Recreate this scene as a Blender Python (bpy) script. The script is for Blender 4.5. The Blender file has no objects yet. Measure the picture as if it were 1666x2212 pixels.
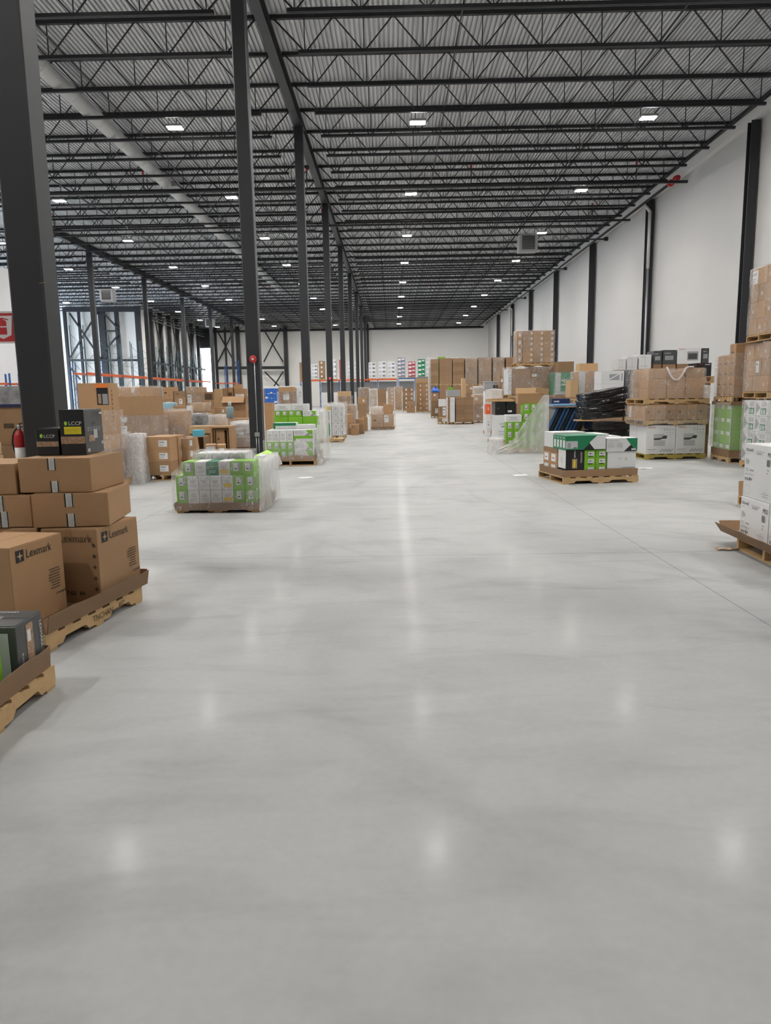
import bpy, bmesh, math, random
from mathutils import Vector, Matrix, noise
random.seed(7)
C = bpy.context.scene.collection
SC = bpy.context.scene
rad = math.radians
BV = 12.2                      # column bay
Y1, XC, XL, XR = 7.83, -3.71, -22.5, 15.04
FX = 1574.5                    # focal length in pixels of a 1666x2212 frame

# ------------------------------------------------------------------ camera
CAMH, PITCH, YAW, ROLL = 1.607, .1592, .0116, .0167
_F = Vector((-math.sin(YAW)*math.cos(PITCH), math.cos(YAW)*math.cos(PITCH), -math.sin(PITCH)))
_R0 = Vector((math.cos(YAW), math.sin(YAW), 0)); _U0 = _R0.cross(_F)
_R = math.cos(ROLL)*_R0 - math.sin(ROLL)*_U0
_U = math.sin(ROLL)*_R0 + math.cos(ROLL)*_U0
cd = bpy.data.cameras.new('camera'); cam = bpy.data.objects.new('camera', cd); C.objects.link(cam)
cd.sensor_fit = 'AUTO'; cd.sensor_width = 36; cd.lens = FX/2212*36; cd.clip_end = 400; cd.clip_start = .05
cam.matrix_world = Matrix(((_R.x, _U.x, -_F.x, 0), (_R.y, _U.y, -_F.y, 0), (_R.z, _U.z, -_F.z, CAMH), (0, 0, 0, 1)))
SC.camera = cam
def ray(px, py): return _F*FX + _R*(px-833) - _U*(py-1106)
def at(px, py, Y):             # point of the place at depth Y that was measured at this pixel -> (x, z)
    d = ray(px, py); t = Y/d.y
    return d.x*t, CAMH + d.z*t
def onz(px, py, z):
    d = ray(px, py); t = (z-CAMH)/d.z
    return d.x*t, d.y*t

# ------------------------------------------------------------------ materials
def nodes(name):
    m = bpy.data.materials.new(name); m.use_nodes = True
    nt = m.node_tree; b = nt.nodes['Principled BSDF']
    return m, nt, b
def N(nt, t, **k):
    n = nt.nodes.new(t)
    for a, v in k.items():
        if a in n.inputs: n.inputs[a].default_value = v
        else: setattr(n, a, v)
    return n
def pm(name, col, rough=.6, metal=0, var=.0, scale=8, bump=0, bscale=60, rnd=0, coat=0):
    m, nt, b = nodes(name)
    b.inputs['Roughness'].default_value = rough; b.inputs['Metallic'].default_value = metal
    b.inputs['Base Color'].default_value = (*col, 1)
    if coat: b.inputs['Coat Weight'].default_value = coat
    if var or rnd:
        tc = N(nt, 'ShaderNodeTexCoord'); nz = N(nt, 'ShaderNodeTexNoise'); nz.inputs['Scale'].default_value = scale; nz.inputs['Detail'].default_value = 6
        nt.links.new(tc.outputs['Object'], nz.inputs['Vector'])
        mr = N(nt, 'ShaderNodeMapRange'); mr.inputs[3].default_value = 1-var; mr.inputs[4].default_value = 1+var
        nt.links.new(nz.outputs['Fac'], mr.inputs[0])
        oi = N(nt, 'ShaderNodeObjectInfo'); mr2 = N(nt, 'ShaderNodeMapRange'); mr2.inputs[3].default_value = 1-rnd; mr2.inputs[4].default_value = 1+rnd
        nt.links.new(oi.outputs['Random'], mr2.inputs[0])
        mu = N(nt, 'ShaderNodeMath', operation='MULTIPLY'); nt.links.new(mr.outputs[0], mu.inputs[0]); nt.links.new(mr2.outputs[0], mu.inputs[1])
        vm = N(nt, 'ShaderNodeVectorMath', operation='SCALE'); vm.inputs[0].default_value = col; nt.links.new(mu.outputs[0], vm.inputs['Scale'])
        nt.links.new(vm.outputs[0], b.inputs['Base Color'])
    if bump:
        tc = N(nt, 'ShaderNodeTexCoord'); nz = N(nt, 'ShaderNodeTexNoise'); nz.inputs['Scale'].default_value = bscale
        nt.links.new(tc.outputs['Object'], nz.inputs['Vector'])
        bp = N(nt, 'ShaderNodeBump'); bp.inputs['Strength'].default_value = bump; bp.inputs['Distance'].default_value = .01
        nt.links.new(nz.outputs['Fac'], bp.inputs['Height']); nt.links.new(bp.outputs['Normal'], b.inputs['Normal'])
    return m
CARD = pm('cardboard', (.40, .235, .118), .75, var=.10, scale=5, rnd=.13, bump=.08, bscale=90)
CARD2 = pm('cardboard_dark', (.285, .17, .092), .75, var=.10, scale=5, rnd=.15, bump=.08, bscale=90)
CARD3 = pm('cardboard_light', (.52, .34, .18), .75, var=.08, scale=5, rnd=.10, bump=.08, bscale=90)
TAPE = pm('brown_tape', (.33, .20, .10), .3)
TAPEW = pm('printed_tape_white', (.62, .58, .52), .4, var=.5, scale=60)
WHITE = pm('white_print_board', (.72, .72, .72), .5, rnd=.06, var=.03)
WPAPER = pm('white_paper', (.78, .78, .78), .6, var=.06, scale=40)
GREYP = pm('grey_print', (.30, .31, .33), .6)
LGREY = pm('light_grey_print', (.50, .51, .52), .6)
LIME = pm('lime_green_board', (.185, .44, .018), .45, rnd=.08)
LIMEL = pm('bright_lime_print', (.36, .70, .04), .45)
DGREEN = pm('dark_green_board', (.008, .20, .085), .45, rnd=.1)
BLACK = pm('black_board', (.012, .012, .014), .35)
DGREY = pm('dark_grey_board', (.065, .067, .068), .4)
INK = pm('black_ink', (.02, .02, .02), .6)
INKB = pm('brown_black_ink', (.09, .055, .03), .7)
YEL = pm('yellow_label', (.75, .66, .02), .5)
GOLD = pm('yellow_ochre_label', (.66, .45, .04), .5)
RED = pm('red_paint', (.45, .015, .02), .4)
REDP = pm('red_print', (.55, .03, .04), .5)
REDD = pm('dusty_red_board', (.36, .06, .08), .5)
PHOTO = pm('photo_print', (.38, .24, .15), .5, var=1.0, scale=60)
PHOTOG = pm('grey_photo_print', (.33, .33, .34), .5, var=.9, scale=14)
NAVY = pm('navy_print', (.015, .025, .09), .5)
PURP = pm('slate_blue_print', (.20, .20, .27), .5, var=.5, scale=9)
BLUE = pm('royal_blue_bag', (.03, .14, .55), .4, var=.4, scale=10)
SKYB = pm('sky_blue_board', (.10, .45, .62), .5)
WOOD = pm('pallet_pine', (.50, .33, .16), .8, var=.22, scale=9, rnd=.15, bump=.25, bscale=40)
WOODY = pm('pallet_yellow', (.42, .33, .08), .8, var=.15, scale=9)
STEEL = pm('charcoal_painted_steel', (.023, .0245, .029), .5, var=.10, scale=3)
STEELJ = pm('charcoal_joist_steel', (.015, .016, .019), .5)
STEELG = pm('teal_grey_rack_steel', (.07, .12, .14), .45)
GALV = pm('galvanised_duct', (.56, .57, .57), .42, metal=.1, var=.06, scale=3)
RACKB = pm('rack_blue', (.02, .10, .32), .45)
RACKO = pm('rack_orange', (.70, .12, .03), .45)
GREYB = pm('grey_rack_board', (.30, .30, .30), .7)
PIPE = pm('black_pipe', (.025, .025, .027), .4)
PIPEW = pm('white_pvc_pipe', (.62, .62, .60), .4)
CONDUIT = pm('galvanised_conduit', (.45, .46, .47), .35, metal=.6)
HEATW = pm('light_grey_casing', (.33, .33, .34), .5)
TABLEB = pm('blue_panel', (.03, .10, .26), .45, var=.15, rnd=.3)
TABLEL = pm('pale_blue_panel', (.20, .38, .62), .5, var=.1)
TABLEK = pm('black_edge_panel', (.025, .028, .028), .4, rnd=.3)
BLKW = pm('black_stretch_wrap', (.008, .008, .010), .16, bump=.9, bscale=9)
JUGM = pm('grey_blue_plastic', (.22, .31, .34), .4)
ORANGE = pm('orange_print', (.80, .20, .03), .5)
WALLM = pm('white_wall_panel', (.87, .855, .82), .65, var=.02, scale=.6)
WALLT = pm('white_wall_band', (.70, .69, .67), .65)
CURT = pm('white_plastic_sheet', (.80, .80, .82), .45, var=.03, scale=2)

def concrete():
    m, nt, b = nodes('sealed_concrete')
    tc = N(nt, 'ShaderNodeTexCoord')
    def noi(s, d=8, dist=0, sc=(1, 1, 1)):
        mp = N(nt, 'ShaderNodeMapping'); mp.inputs['Scale'].default_value = sc
        nt.links.new(tc.outputs['Object'], mp.inputs['Vector'])
        n = N(nt, 'ShaderNodeTexNoise'); n.inputs['Scale'].default_value = s; n.inputs['Detail'].default_value = d; n.inputs['Distortion'].default_value = dist
        nt.links.new(mp.outputs[0], n.inputs['Vector']); return n.outputs['Fac']
    def rng(f, a, c, lo, hi):
        r = N(nt, 'ShaderNodeMapRange'); r.inputs[1].default_value = a; r.inputs[2].default_value = c; r.inputs[3].default_value = lo; r.inputs[4].default_value = hi
        nt.links.new(f, r.inputs[0]); return r.outputs[0]
    def mul(a, c):
        n = N(nt, 'ShaderNodeMath', operation='MULTIPLY'); nt.links.new(a, n.inputs[0]); nt.links.new(c, n.inputs[1]); return n.outputs[0]
    f = rng(noi(.35, 4, .3), .30, .72, .90, 1.06)
    f = mul(f, rng(noi(.8, 8, .6, (1, .5, 1)), .48, .72, 1.0, .80))        # broad scuffs
    f = mul(f, rng(noi(1.5, 9, .9, (.5, 1.3, 1)), .52, .74, 1.0, .84))
    f = mul(f, rng(noi(4.5, 9, .5, (.3, 1, 1)), .52, .80, 1.0, .86))
    f = mul(f, rng(noi(22, 5), .3, .75, .97, 1.03))
    f = mul(f, rng(noi(70, 3), .70, .80, 1.0, .94))
    def arcs(cx, cy, w0, freq, lo):   # faint tyre arcs
        mp = N(nt, 'ShaderNodeMapping'); mp.inputs['Location'].default_value = (-cx, -cy, 0); nt.links.new(tc.outputs['Object'], mp.inputs[0])
        w = N(nt, 'ShaderNodeTexWave', wave_type='RINGS', rings_direction='Z'); w.inputs['Scale'].default_value = freq; w.inputs['Distortion'].default_value = 1.2; w.inputs['Detail'].default_value = 2; w.inputs['Detail Scale'].default_value = .6
        nt.links.new(mp.outputs[0], w.inputs['Vector'])
        g = mul(rng(w.outputs['Fac'], w0, 1.0, 0, 1), rng(noi(.5, 3), .45, .65, 0, 1))
        r = N(nt, 'ShaderNodeMapRange'); r.inputs[3].default_value = 1; r.inputs[4].default_value = lo; nt.links.new(g, r.inputs[0]); return r.outputs[0]
    f = mul(f, arcs(-3, 1, .93, .22, .90)); f = mul(f, arcs(6, 12, .94, .30, .90))
    # saw-cut joints
    sx = N(nt, 'ShaderNodeSeparateXYZ'); nt.links.new(tc.outputs['Object'], sx.inputs[0])
    def joint(out, first, pitch):
        a = N(nt, 'ShaderNodeMath', operation='ADD'); a.inputs[1].default_value = -first + pitch/2; nt.links.new(sx.outputs[out], a.inputs[0])
        w = N(nt, 'ShaderNodeMath', operation='FLOORED_MODULO'); w.inputs[1].default_value = pitch; nt.links.new(a.outputs[0], w.inputs[0])
        s = N(nt, 'ShaderNodeMath', operation='ADD'); s.inputs[1].default_value = -pitch/2; nt.links.new(w.outputs[0], s.inputs[0])
        ab = N(nt, 'ShaderNodeMath', operation='ABSOLUTE'); nt.links.new(s.outputs[0], ab.inputs[0])
        return rng(ab.outputs[0], .0035, .007, .55, 1.0)
    f = mul(f, joint(0, 2.57, 5.96)); f = mul(f, joint(1, 7.2, 24.4))
    vm = N(nt, 'ShaderNodeVectorMath', operation='SCALE'); vm.inputs[0].default_value = (.425, .43, .425); nt.links.new(f, vm.inputs['Scale'])
    nt.links.new(vm.outputs[0], b.inputs['Base Color'])
    nt.links.new(rng(noi(1.7, 6, .5), .3, .7, .42, .55), b.inputs['Roughness'])
    b.inputs['Specular IOR Level'].default_value = .12; b.inputs['Coat Weight'].default_value = .035; b.inputs['Coat Roughness'].default_value = .13
    bp = N(nt, 'ShaderNodeBump'); bp.inputs['Strength'].default_value = .03; bp.inputs['Distance'].default_value = .01
    nt.links.new(noi(14, 4), bp.inputs['Height']); nt.links.new(bp.outputs[0], b.inputs['Normal'])
    return m
CONC = concrete()

def deckmat():
    m, nt, b = nodes('galvanised_roof_deck')
    tc = N(nt, 'ShaderNodeTexCoord'); mp = N(nt, 'ShaderNodeMapping'); mp.inputs['Scale'].default_value = (2.2, .12, 1)
    nt.links.new(tc.outputs['Object'], mp.inputs[0])
    nz = N(nt, 'ShaderNodeTexNoise'); nz.inputs['Scale'].default_value = 1.6; nz.inputs['Detail'].default_value = 5; nt.links.new(mp.outputs[0], nz.inputs['Vector'])
    cr = N(nt, 'ShaderNodeValToRGB'); cr.color_ramp.elements[0].position = .3; cr.color_ramp.elements[1].position = .7
    cr.color_ramp.elements[0].color = (.50, .51, .53, 1); cr.color_ramp.elements[1].color = (.72, .73, .74, 1)
    nt.links.new(nz.outputs['Fac'], cr.inputs[0]); nt.links.new(cr.outputs[0], b.inputs['Base Color'])
    b.inputs['Roughness'].default_value = .42; b.inputs['Metallic'].default_value = .25
    return m
DECK = deckmat()

def filmmat(name, lo, mid, hi, tint=(.93, .92, .91), scale=7.0, zs=.45, t0=.55, t1=.80):
    """thin plastic: mostly see-through, hazy patches, crease glints put in as white flecks"""
    m = bpy.data.materials.new(name); m.use_nodes = True; nt = m.node_tree; nt.nodes.clear()
    out = N(nt, 'ShaderNodeOutputMaterial'); mix = N(nt, 'ShaderNodeMixShader')
    tr = N(nt, 'ShaderNodeBsdfTransparent'); tr.inputs[0].default_value = (.97, .97, .97, 1)
    pr = N(nt, 'ShaderNodeBsdfPrincipled'); pr.inputs['Base Color'].default_value = (*tint, 1); pr.inputs['Roughness'].default_value = .2
    tl = N(nt, 'ShaderNodeBsdfTranslucent'); tl.inputs[0].default_value = (*tint, 1); m2 = N(nt, 'ShaderNodeMixShader'); m2.inputs[0].default_value = .35
    tc = N(nt, 'ShaderNodeTexCoord'); mp = N(nt, 'ShaderNodeMapping'); mp.inputs['Rotation'].default_value = (.25, .35, .5); mp.inputs['Scale'].default_value = (1, 1, zs)
    nt.links.new(tc.outputs['Object'], mp.inputs[0])
    def noi(sc, det, dis):
        n = N(nt, 'ShaderNodeTexNoise'); n.inputs['Scale'].default_value = sc; n.inputs['Detail'].default_value = det; n.inputs['Distortion'].default_value = dis
        nt.links.new(mp.outputs[0], n.inputs['Vector']); return n.outputs['Fac']
    def rng(f, a, c, l, h):
        r = N(nt, 'ShaderNodeMapRange'); r.inputs[1].default_value = a; r.inputs[2].default_value = c; r.inputs[3].default_value = l; r.inputs[4].default_value = h
        nt.links.new(f, r.inputs[0]); return r.outputs[0]
    haze = rng(noi(scale*.35, 4, .5), .35, .7, lo, mid)
    # crease glints painted in white: thin ridges of a distorted noise
    n1 = noi(scale, 3, 2.0); sb = N(nt, 'ShaderNodeMath', operation='SUBTRACT'); sb.inputs[1].default_value = .5; nt.links.new(n1, sb.inputs[0])
    ab = N(nt, 'ShaderNodeMath', operation='ABSOLUTE'); nt.links.new(sb.outputs[0], ab.inputs[0])
    crease_glint = rng(ab.outputs[0], .0, .03, 1, 0); spot = rng(noi(scale*1.3, 3, .8), t0, t1, 0, hi)
    mu = N(nt, 'ShaderNodeMath', operation='MULTIPLY'); nt.links.new(crease_glint, mu.inputs[0]); nt.links.new(spot, mu.inputs[1])
    ad = N(nt, 'ShaderNodeMath', operation='ADD'); ad.use_clamp = True; nt.links.new(mu.outputs[0], ad.inputs[0]); nt.links.new(haze, ad.inputs[1])
    ad2 = N(nt, 'ShaderNodeMath', operation='ADD'); ad2.use_clamp = True; nt.links.new(ad.outputs[0], ad2.inputs[0])
    sp2 = rng(noi(scale*2.6, 2, 1.2), t0+.10, t1, 0, hi*.8); nt.links.new(sp2, ad2.inputs[1])  # finer white flecks, also painted glints
    bp = N(nt, 'ShaderNodeBump'); bp.inputs['Strength'].default_value = .5; bp.inputs['Distance'].default_value = .03
    nt.links.new(n1, bp.inputs['Height']); nt.links.new(bp.outputs[0], pr.inputs['Normal'])
    nt.links.new(pr.outputs[0], m2.inputs[1]); nt.links.new(tl.outputs[0], m2.inputs[2])
    nt.links.new(ad2.outputs[0], mix.inputs[0]); nt.links.new(tr.outputs[0], mix.inputs[1]); nt.links.new(m2.outputs[0], mix.inputs[2]); nt.links.new(mix.outputs[0], out.inputs[0])
    return m
FILM = filmmat('clear_stretch_film', .08, .30, .75, scale=9, t0=.50, t1=.78)
FILMW = filmmat('milky_stretch_film', .26, .50, .7, scale=5, zs=.25)
FILMS = filmmat('smooth_milky_film', .16, .36, .35, scale=3, zs=.2)
FILMT = filmmat('torn_milky_film', .38, .70, .7, scale=4, zs=.3)
FILMD = filmmat('dense_crumpled_film', .5, .8, .9, (.90, .88, .88), 10, .6, .45, .7)

def emit(name, col, s):
    m = bpy.data.materials.new(name); m.use_nodes = True; nt = m.node_tree; nt.nodes.clear()
    o = N(nt, 'ShaderNodeOutputMaterial'); e = N(nt, 'ShaderNodeEmission'); e.inputs[0].default_value = (*col, 1); e.inputs[1].default_value = s
    nt.links.new(e.outputs[0], o.inputs[0]); return m
LAMP = emit('led_lens', (1, .975, .935), 300)

# ------------------------------------------------------------------ mesh helpers
def mk(name, bm, mats, parent=None, smooth=False):
    me = bpy.data.meshes.new(name); bm.normal_update(); bm.to_mesh(me); bm.free()
    for m in (mats if isinstance(mats, (list, tuple)) else [mats]): me.materials.append(m)
    if smooth:
        for p in me.polygons: p.use_smooth = True
    return link(name, me, parent)
def link(name, me, parent=None):
    o = bpy.data.objects.new(name, me); C.objects.link(o)
    if parent is not None: o.parent = parent
    return o
def empty(name, loc=(0, 0, 0), rz=0):
    o = bpy.data.objects.new(name, None); C.objects.link(o); o.location = loc; o.rotation_euler.z = rz; o.empty_display_size = .1
    return o
def tag(o, label=None, cat=None, group=None, kind=None):
    if label: o['label'] = label
    if cat: o['category'] = cat
    if group: o['group'] = group
    if kind: o['kind'] = kind
    return o
def dup(o, parent=None):
    c = o.copy(); C.objects.link(c); c.parent = parent
    for ch in KIDS.get(o.name, []) or [x for x in o.children]: dup(ch, c)
    return c
KIDS = {}
def box(bm, x0, x1, y0, y1, z0, z1, mi=0, bev=0):
    vs = [bm.verts.new((x, y, z)) for z in (z0, z1) for y in (y0, y1) for x in (x0, x1)]
    fs = [(0, 2, 3, 1), (4, 5, 7, 6), (0, 1, 5, 4), (2, 6, 7, 3), (0, 4, 6, 2), (1, 3, 7, 5)]
    out = []
    for f in fs:
        F = bm.faces.new([vs[i] for i in f]); F.material_index = mi; out.append(F)
    if bev:
        es = list({e for F in out for e in F.edges})
        bmesh.ops.bevel(bm, geom=es, offset=bev, segments=1, affect='EDGES', profile=.5)
    return vs
def bar(bm, p, q, w, h=None, mi=0):
    p, q = Vector(p), Vector(q); h = h or w; d = q-p; L = d.length; d.normalize()
    up = Vector((0, 0, 1)) if abs(d.z) < .95 else Vector((0, 1, 0))
    s = d.cross(up).normalized(); u = s.cross(d)
    vs = []
    for e in (p, q):
        for a, b in ((-1, -1), (1, -1), (1, 1), (-1, 1)): vs.append(bm.verts.new(e + s*a*w/2 + u*b*h/2))
    for f in ((3, 2, 1, 0), (4, 5, 6, 7), (0, 1, 5, 4), (1, 2, 6, 5), (2, 3, 7, 6), (3, 0, 4, 7)):
        bm.faces.new([vs[i] for i in f]).material_index = mi
def tube(bm, p, q, r, n=14, caps=True, mi=0):
    p, q = Vector(p), Vector(q); d = (q-p).normalized()
    up = Vector((0, 0, 1)) if abs(d.z) < .95 else Vector((0, 1, 0))
    s = d.cross(up).normalized(); u = s.cross(d); A, B = [], []
    for i in range(n):
        a = 2*math.pi*i/n; o = s*math.cos(a)*r + u*math.sin(a)*r
        A.append(bm.verts.new(p+o)); B.append(bm.verts.new(q+o))
    for i in range(n):
        f = bm.faces.new([A[i], B[i], B[(i+1) % n], A[(i+1) % n]]); f.smooth = True; f.material_index = mi
    if caps: bm.faces.new(A).material_index = mi; bm.faces.new(B[::-1]).material_index = mi
def lathe(bm, prof, n=20, mi=0):
    rings = []
    for r, z in prof: rings.append([bm.verts.new((r*math.cos(2*math.pi*i/n), r*math.sin(2*math.pi*i/n), z)) for i in range(n)])
    for a, b in zip(rings, rings[1:]):
        for i in range(n):
            f = bm.faces.new([a[i], a[(i+1) % n], b[(i+1) % n], b[i]]); f.smooth = True; f.material_index = mi
    bm.faces.new(rings[0][::-1]).material_index = mi; bm.faces.new(rings[-1]).material_index = mi
def prism(bm, pts, x0, x1, mi=0, axis='x'):
    P = (lambda a, b, t: (t, a, b)) if axis == 'x' else (lambda a, b, t: (a, t, b))
    A = [bm.verts.new(P(a, b, x0)) for a, b in pts]; B = [bm.verts.new(P(a, b, x1)) for a, b in pts]; n = len(pts)
    for i in range(n): bm.faces.new([A[i], A[(i+1) % n], B[(i+1) % n], B[i]]).material_index = mi
    bm.faces.new(A[::-1]).material_index = mi; bm.faces.new(B).material_index = mi
    bmesh.ops.recalc_face_normals(bm, faces=bm.faces)
def one(name, mats, parent, *a, **k):
    bm = bmesh.new(); box(bm, *a, **k); return mk(name, bm, mats, parent)
def struct(name, bm, m, label=None):
    o = mk(name, bm, m); o['kind'] = 'structure'
    if label: o['label'] = label
    return o
ORD = ['first', 'second', 'third', 'fourth', 'fifth', 'sixth', 'seventh', 'eighth', 'ninth', 'tenth', 'eleventh', 'twelfth']

# ------------------------------------------------------------------ room shell
bm = bmesh.new(); box(bm, -47, 16, -16, 126, -.3, 0); struct('floor', bm, CONC)
DZ = 13.05
bm = bmesh.new()               # fluted roof deck, ribs along the building
x = -47.0; prof = []
while x < 15.5:
    prof += [(x, DZ), (x+.085, DZ), (x+.092, DZ+.085), (x+.145, DZ+.085)]; x += .1524
prof.append((x, DZ))
ys = [-16, 20, 60, 118.3]
rows = [[bm.verts.new((a, y, z)) for a, z in prof] for y in ys]
for r0, r1 in zip(rows, rows[1:]):
    for i in range(len(prof)-1): bm.faces.new([r0[i], r1[i], r1[i+1], r0[i+1]])
bmesh.ops.recalc_face_normals(bm, faces=bm.faces)
struct('ceiling', bm, DECK)
def wall(name, *a, m=WALLM):
    bm = bmesh.new(); box(bm, *a); return struct(name, bm, m)
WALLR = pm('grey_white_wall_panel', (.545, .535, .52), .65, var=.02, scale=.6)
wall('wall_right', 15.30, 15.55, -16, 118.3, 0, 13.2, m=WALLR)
wall('trim_1', 15.00, 15.295, -16, 117.9, 12.50, 13.04, m=WALLT)
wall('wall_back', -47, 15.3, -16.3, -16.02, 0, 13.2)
bm = bmesh.new()               # left wall with two daylit dock doors
LD = ((70, 75.5), (80, 86)); yy = -16
for a, b in LD: box(bm, -47.3, -47.02, yy, a, 0, 13.2); box(bm, -47.3, -47.02, a, b, 5.2, 13.2); yy = b
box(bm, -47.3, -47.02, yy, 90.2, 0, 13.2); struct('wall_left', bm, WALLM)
for i, (a, b) in enumerate(LD):
    ld = bpy.data.lights.new('daylight', 'AREA'); ld.shape = 'RECTANGLE'; ld.size = 5; ld.size_y = b-a; ld.energy = 1700; ld.color = (.62, .80, 1)
    lo = bpy.data.objects.new('daylight', ld); C.objects.link(lo); lo.location = (-47.25, (a+b)/2, 2.6); lo.rotation_euler = (0, rad(-90), 0)
    bm = bmesh.new(); box(bm, -47.1, -46.95, a-.12, a, 0, 5.2); box(bm, -47.1, -46.95, b, b+.12, 0, 5.2); box(bm, -47.1, -46.95, a-.12, b+.12, 5.2, 5.35); o = struct(f'door_{i+2}', bm, STEEL)
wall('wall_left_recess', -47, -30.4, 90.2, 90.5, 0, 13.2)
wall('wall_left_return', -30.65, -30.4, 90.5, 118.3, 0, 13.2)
# far wall with a bright open dock door
bm = bmesh.new()
dx0, _ = at(434, 800, 118); dx1, _ = at(461, 800, 118); dzt = at(446, 752, 118)[1]
box(bm, -30.4, dx0, 118, 118.3, 0, 13.2); box(bm, dx1, 15.3, 118, 118.3, 0, 13.2); box(bm, dx0, dx1, 118, 118.3, dzt, 13.2)
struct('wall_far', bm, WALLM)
o = empty('door_1', ((dx0+dx1)/2, 118.1, 0)); o['kind'] = 'structure'; o['label'] = 'open dock door full of daylight in the far wall'
w = dx1-dx0
bm = bmesh.new(); box(bm, -w/2-.12, -w/2, -.2, .1, 0, dzt); box(bm, w/2, w/2+.12, -.2, .1, 0, dzt); box(bm, -w/2-.12, w/2+.12, -.2, .1, dzt, dzt+.15); mk('door_frame', bm, STEEL, o)
bm = bmesh.new(); box(bm, -w/2-.3, w/2+.3, -.5, -.2, dzt+.15, 12.4); mk('raised_door_panel', bm, STEELJ, o)

# ------------------------------------------------------------------ steel columns
def column(x, y, label, group, top=12.55, s=.355, wide=False):
    o = tag(empty('steel_column', (x, y, 0)), label, 'column', group, 'thing')
    bm = bmesh.new(); h = s/2
    if wide:                   # wide-flange section, web along x
        box(bm, -h, h, -h, -h+.03, .03, top); box(bm, -h, h, h-.03, h, .03, top); box(bm, -.012, .012, -h+.03, h-.03, .03, top)
    else: box(bm, -h, h, -h, h, .03, top, bev=.02)
    mk('shaft', bm, STEEL, o)
    bp = .06 if wide else .08; one('base_plate', STEEL, o, -h-bp, h+bp, -h-bp, h+bp, .001, .03)
    if not wide: one('cap_plate', STEEL, o, -h-.06, h+.06, -h-.06, h+.06, top, top+.025)
    return o
for k in range(10):
    n = ORD[k]
    lb = f'charcoal square steel column, {n} from the camera in the centre row'
    if k == 0: lb = 'big charcoal steel column in front, with the red extinguisher sign on its side'
    if k == 1: lb = 'charcoal steel column behind the wrapped green pallet, with a red alarm bell'
    column(XC, Y1+k*BV, lb, 'centre row of columns', top=12.52)
for k in range(4, 10):
    column(XL, Y1+k*BV, f'charcoal steel column, {ORD[k-4]} visible in the row far to the left', 'left row of columns', top=12.52)
for k in range(2, 9):
    x = XR
    extra = {2: 'behind the tall brown stack', 3: 'with the white drain pipe', }.get(k, '')
    column(x, Y1+k*BV, f'black wall column, {ORD[k-2]} along the right white wall {extra}'.strip(), 'right wall columns', top=12.45, s=.36, wide=True)
# scrape marks on the near column
bm = bmesh.new(); x, z = at(92, 611, Y1-.18); bar(bm, (x-.035, Y1-.1795, z-.004), (x+.035, Y1-.1795, z+.006), .008, .003); o = bpy.data.objects['steel_column']; s = mk('scrape_mark', bm, WOODY); s.parent = o; s.location = (-XC, -Y1, 0)

# ------------------------------------------------------------------ girders, joists
def girder(x, y0, y1, label, group):
    o = tag(empty('roof_girder', (x, y0, 12.55)), label, 'girder', group, 'thing'); L = y1-y0
    one('bottom_flange', STEEL, o, -.15, .15, 0, L-.01, 0, .025); one('top_flange', STEEL, o, -.15, .15, 0, L-.01, .455, .48); one('girder_web', STEEL, o, -.012, .012, 0, L-.01, .025, .455)
    return o
def spanword(k): return 'before the first column' if k < 0 else f'between the {ORD[k]} and {ORD[k+1]} column'
for k in range(0, 9):
    girder(XC, Y1+k*BV, Y1+(k+1)*BV, f'dark roof girder over the centre row {spanword(k)}', 'girders over the centre row')
girder(XC, -4.4, Y1, 'dark roof girder reaching over the first centre column from behind', 'girders over the centre row')
for k in range(3, 9):
    girder(XL, Y1+k*BV, Y1+(k+1)*BV, f'dark roof girder over the left column row, {ORD[k-3]} visible length', 'girders over the left row')
o = tag(one('wall_ledger', STEELJ, None, 14.82, 14.985, 8, 117.8, 12.92, 13.03), 'dark ledger angle carrying the joist ends along the right wall', 'ledger')
def joist(L, label, group, y, x):
    o = tag(empty('roof_joist', (x, y, 0)), label, 'roof joist', group, 'thing')
    zt, zb = 12.97, 11.99; n = round((L-2.4)/1.78); p = (L-2.4)/n; a = 1.2
    bm = bmesh.new(); box(bm, .17, L-.17, -.06, -.008, zt-.05, zt+.06); box(bm, .17, L-.17, .008, .06, zt-.05, zt+.06); mk('top_chord', bm, STEELJ, o)
    bm = bmesh.new(); box(bm, a-.2, L-a+.2, -.055, -.008, zb-.05, zb+.05); box(bm, a-.2, L-a+.2, .008, .055, zb-.05, zb+.05); mk('bottom_chord', bm, STEELJ, o)
    bm = bmesh.new()
    bar(bm, (.25, 0, zt), (a, 0, zb), .045); bar(bm, (L-.25, 0, zt), (L-a, 0, zb), .045)
    for i in range(n+1):
        xb = a+i*p
        bar(bm, (xb, 0, zb), (xb, 0, zt), .028)
        if i < n:
            bar(bm, (xb+.03, 0, zb), (xb+p/2, 0, zt), .036); bar(bm, (xb+p-.03, 0, zb), (xb+p/2, 0, zt), .036)
    mk('web_lattice', bm, STEELJ, o)
    return o
J0 = 32.23-.72-2.44*5
def jl(i, where):
    y = J0+2.44*i; k = int((y-Y1)//BV); m = int(((y-Y1) % BV)//2.44)
    k = min(k, 8)
    return f'black open-web roof joist over {where}, {ORD[m]} past the {ORD[k]} column'
protos = {}
for i in range(41):
    y = J0+2.44*i
    if y > 117.7: break
    for nm, x0, L, lab, first in (('r', XC, 18.66, 'the right aisle', 0), ('m', XL, 18.79, 'the middle aisle', 0), ('l', -40.9, 18.4, 'the far aisle', 13)):
        if i < first: continue
        if nm == 'l' and y > 90: nm, x0, L = 'k', -30.3, 7.7
        if nm not in protos: protos[nm] = joist(L, jl(i, lab), f'roof joists over {lab}', y, x0)
        else:
            c = dup(protos[nm]); c.location.y = y; c['label'] = jl(i, lab)

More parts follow.
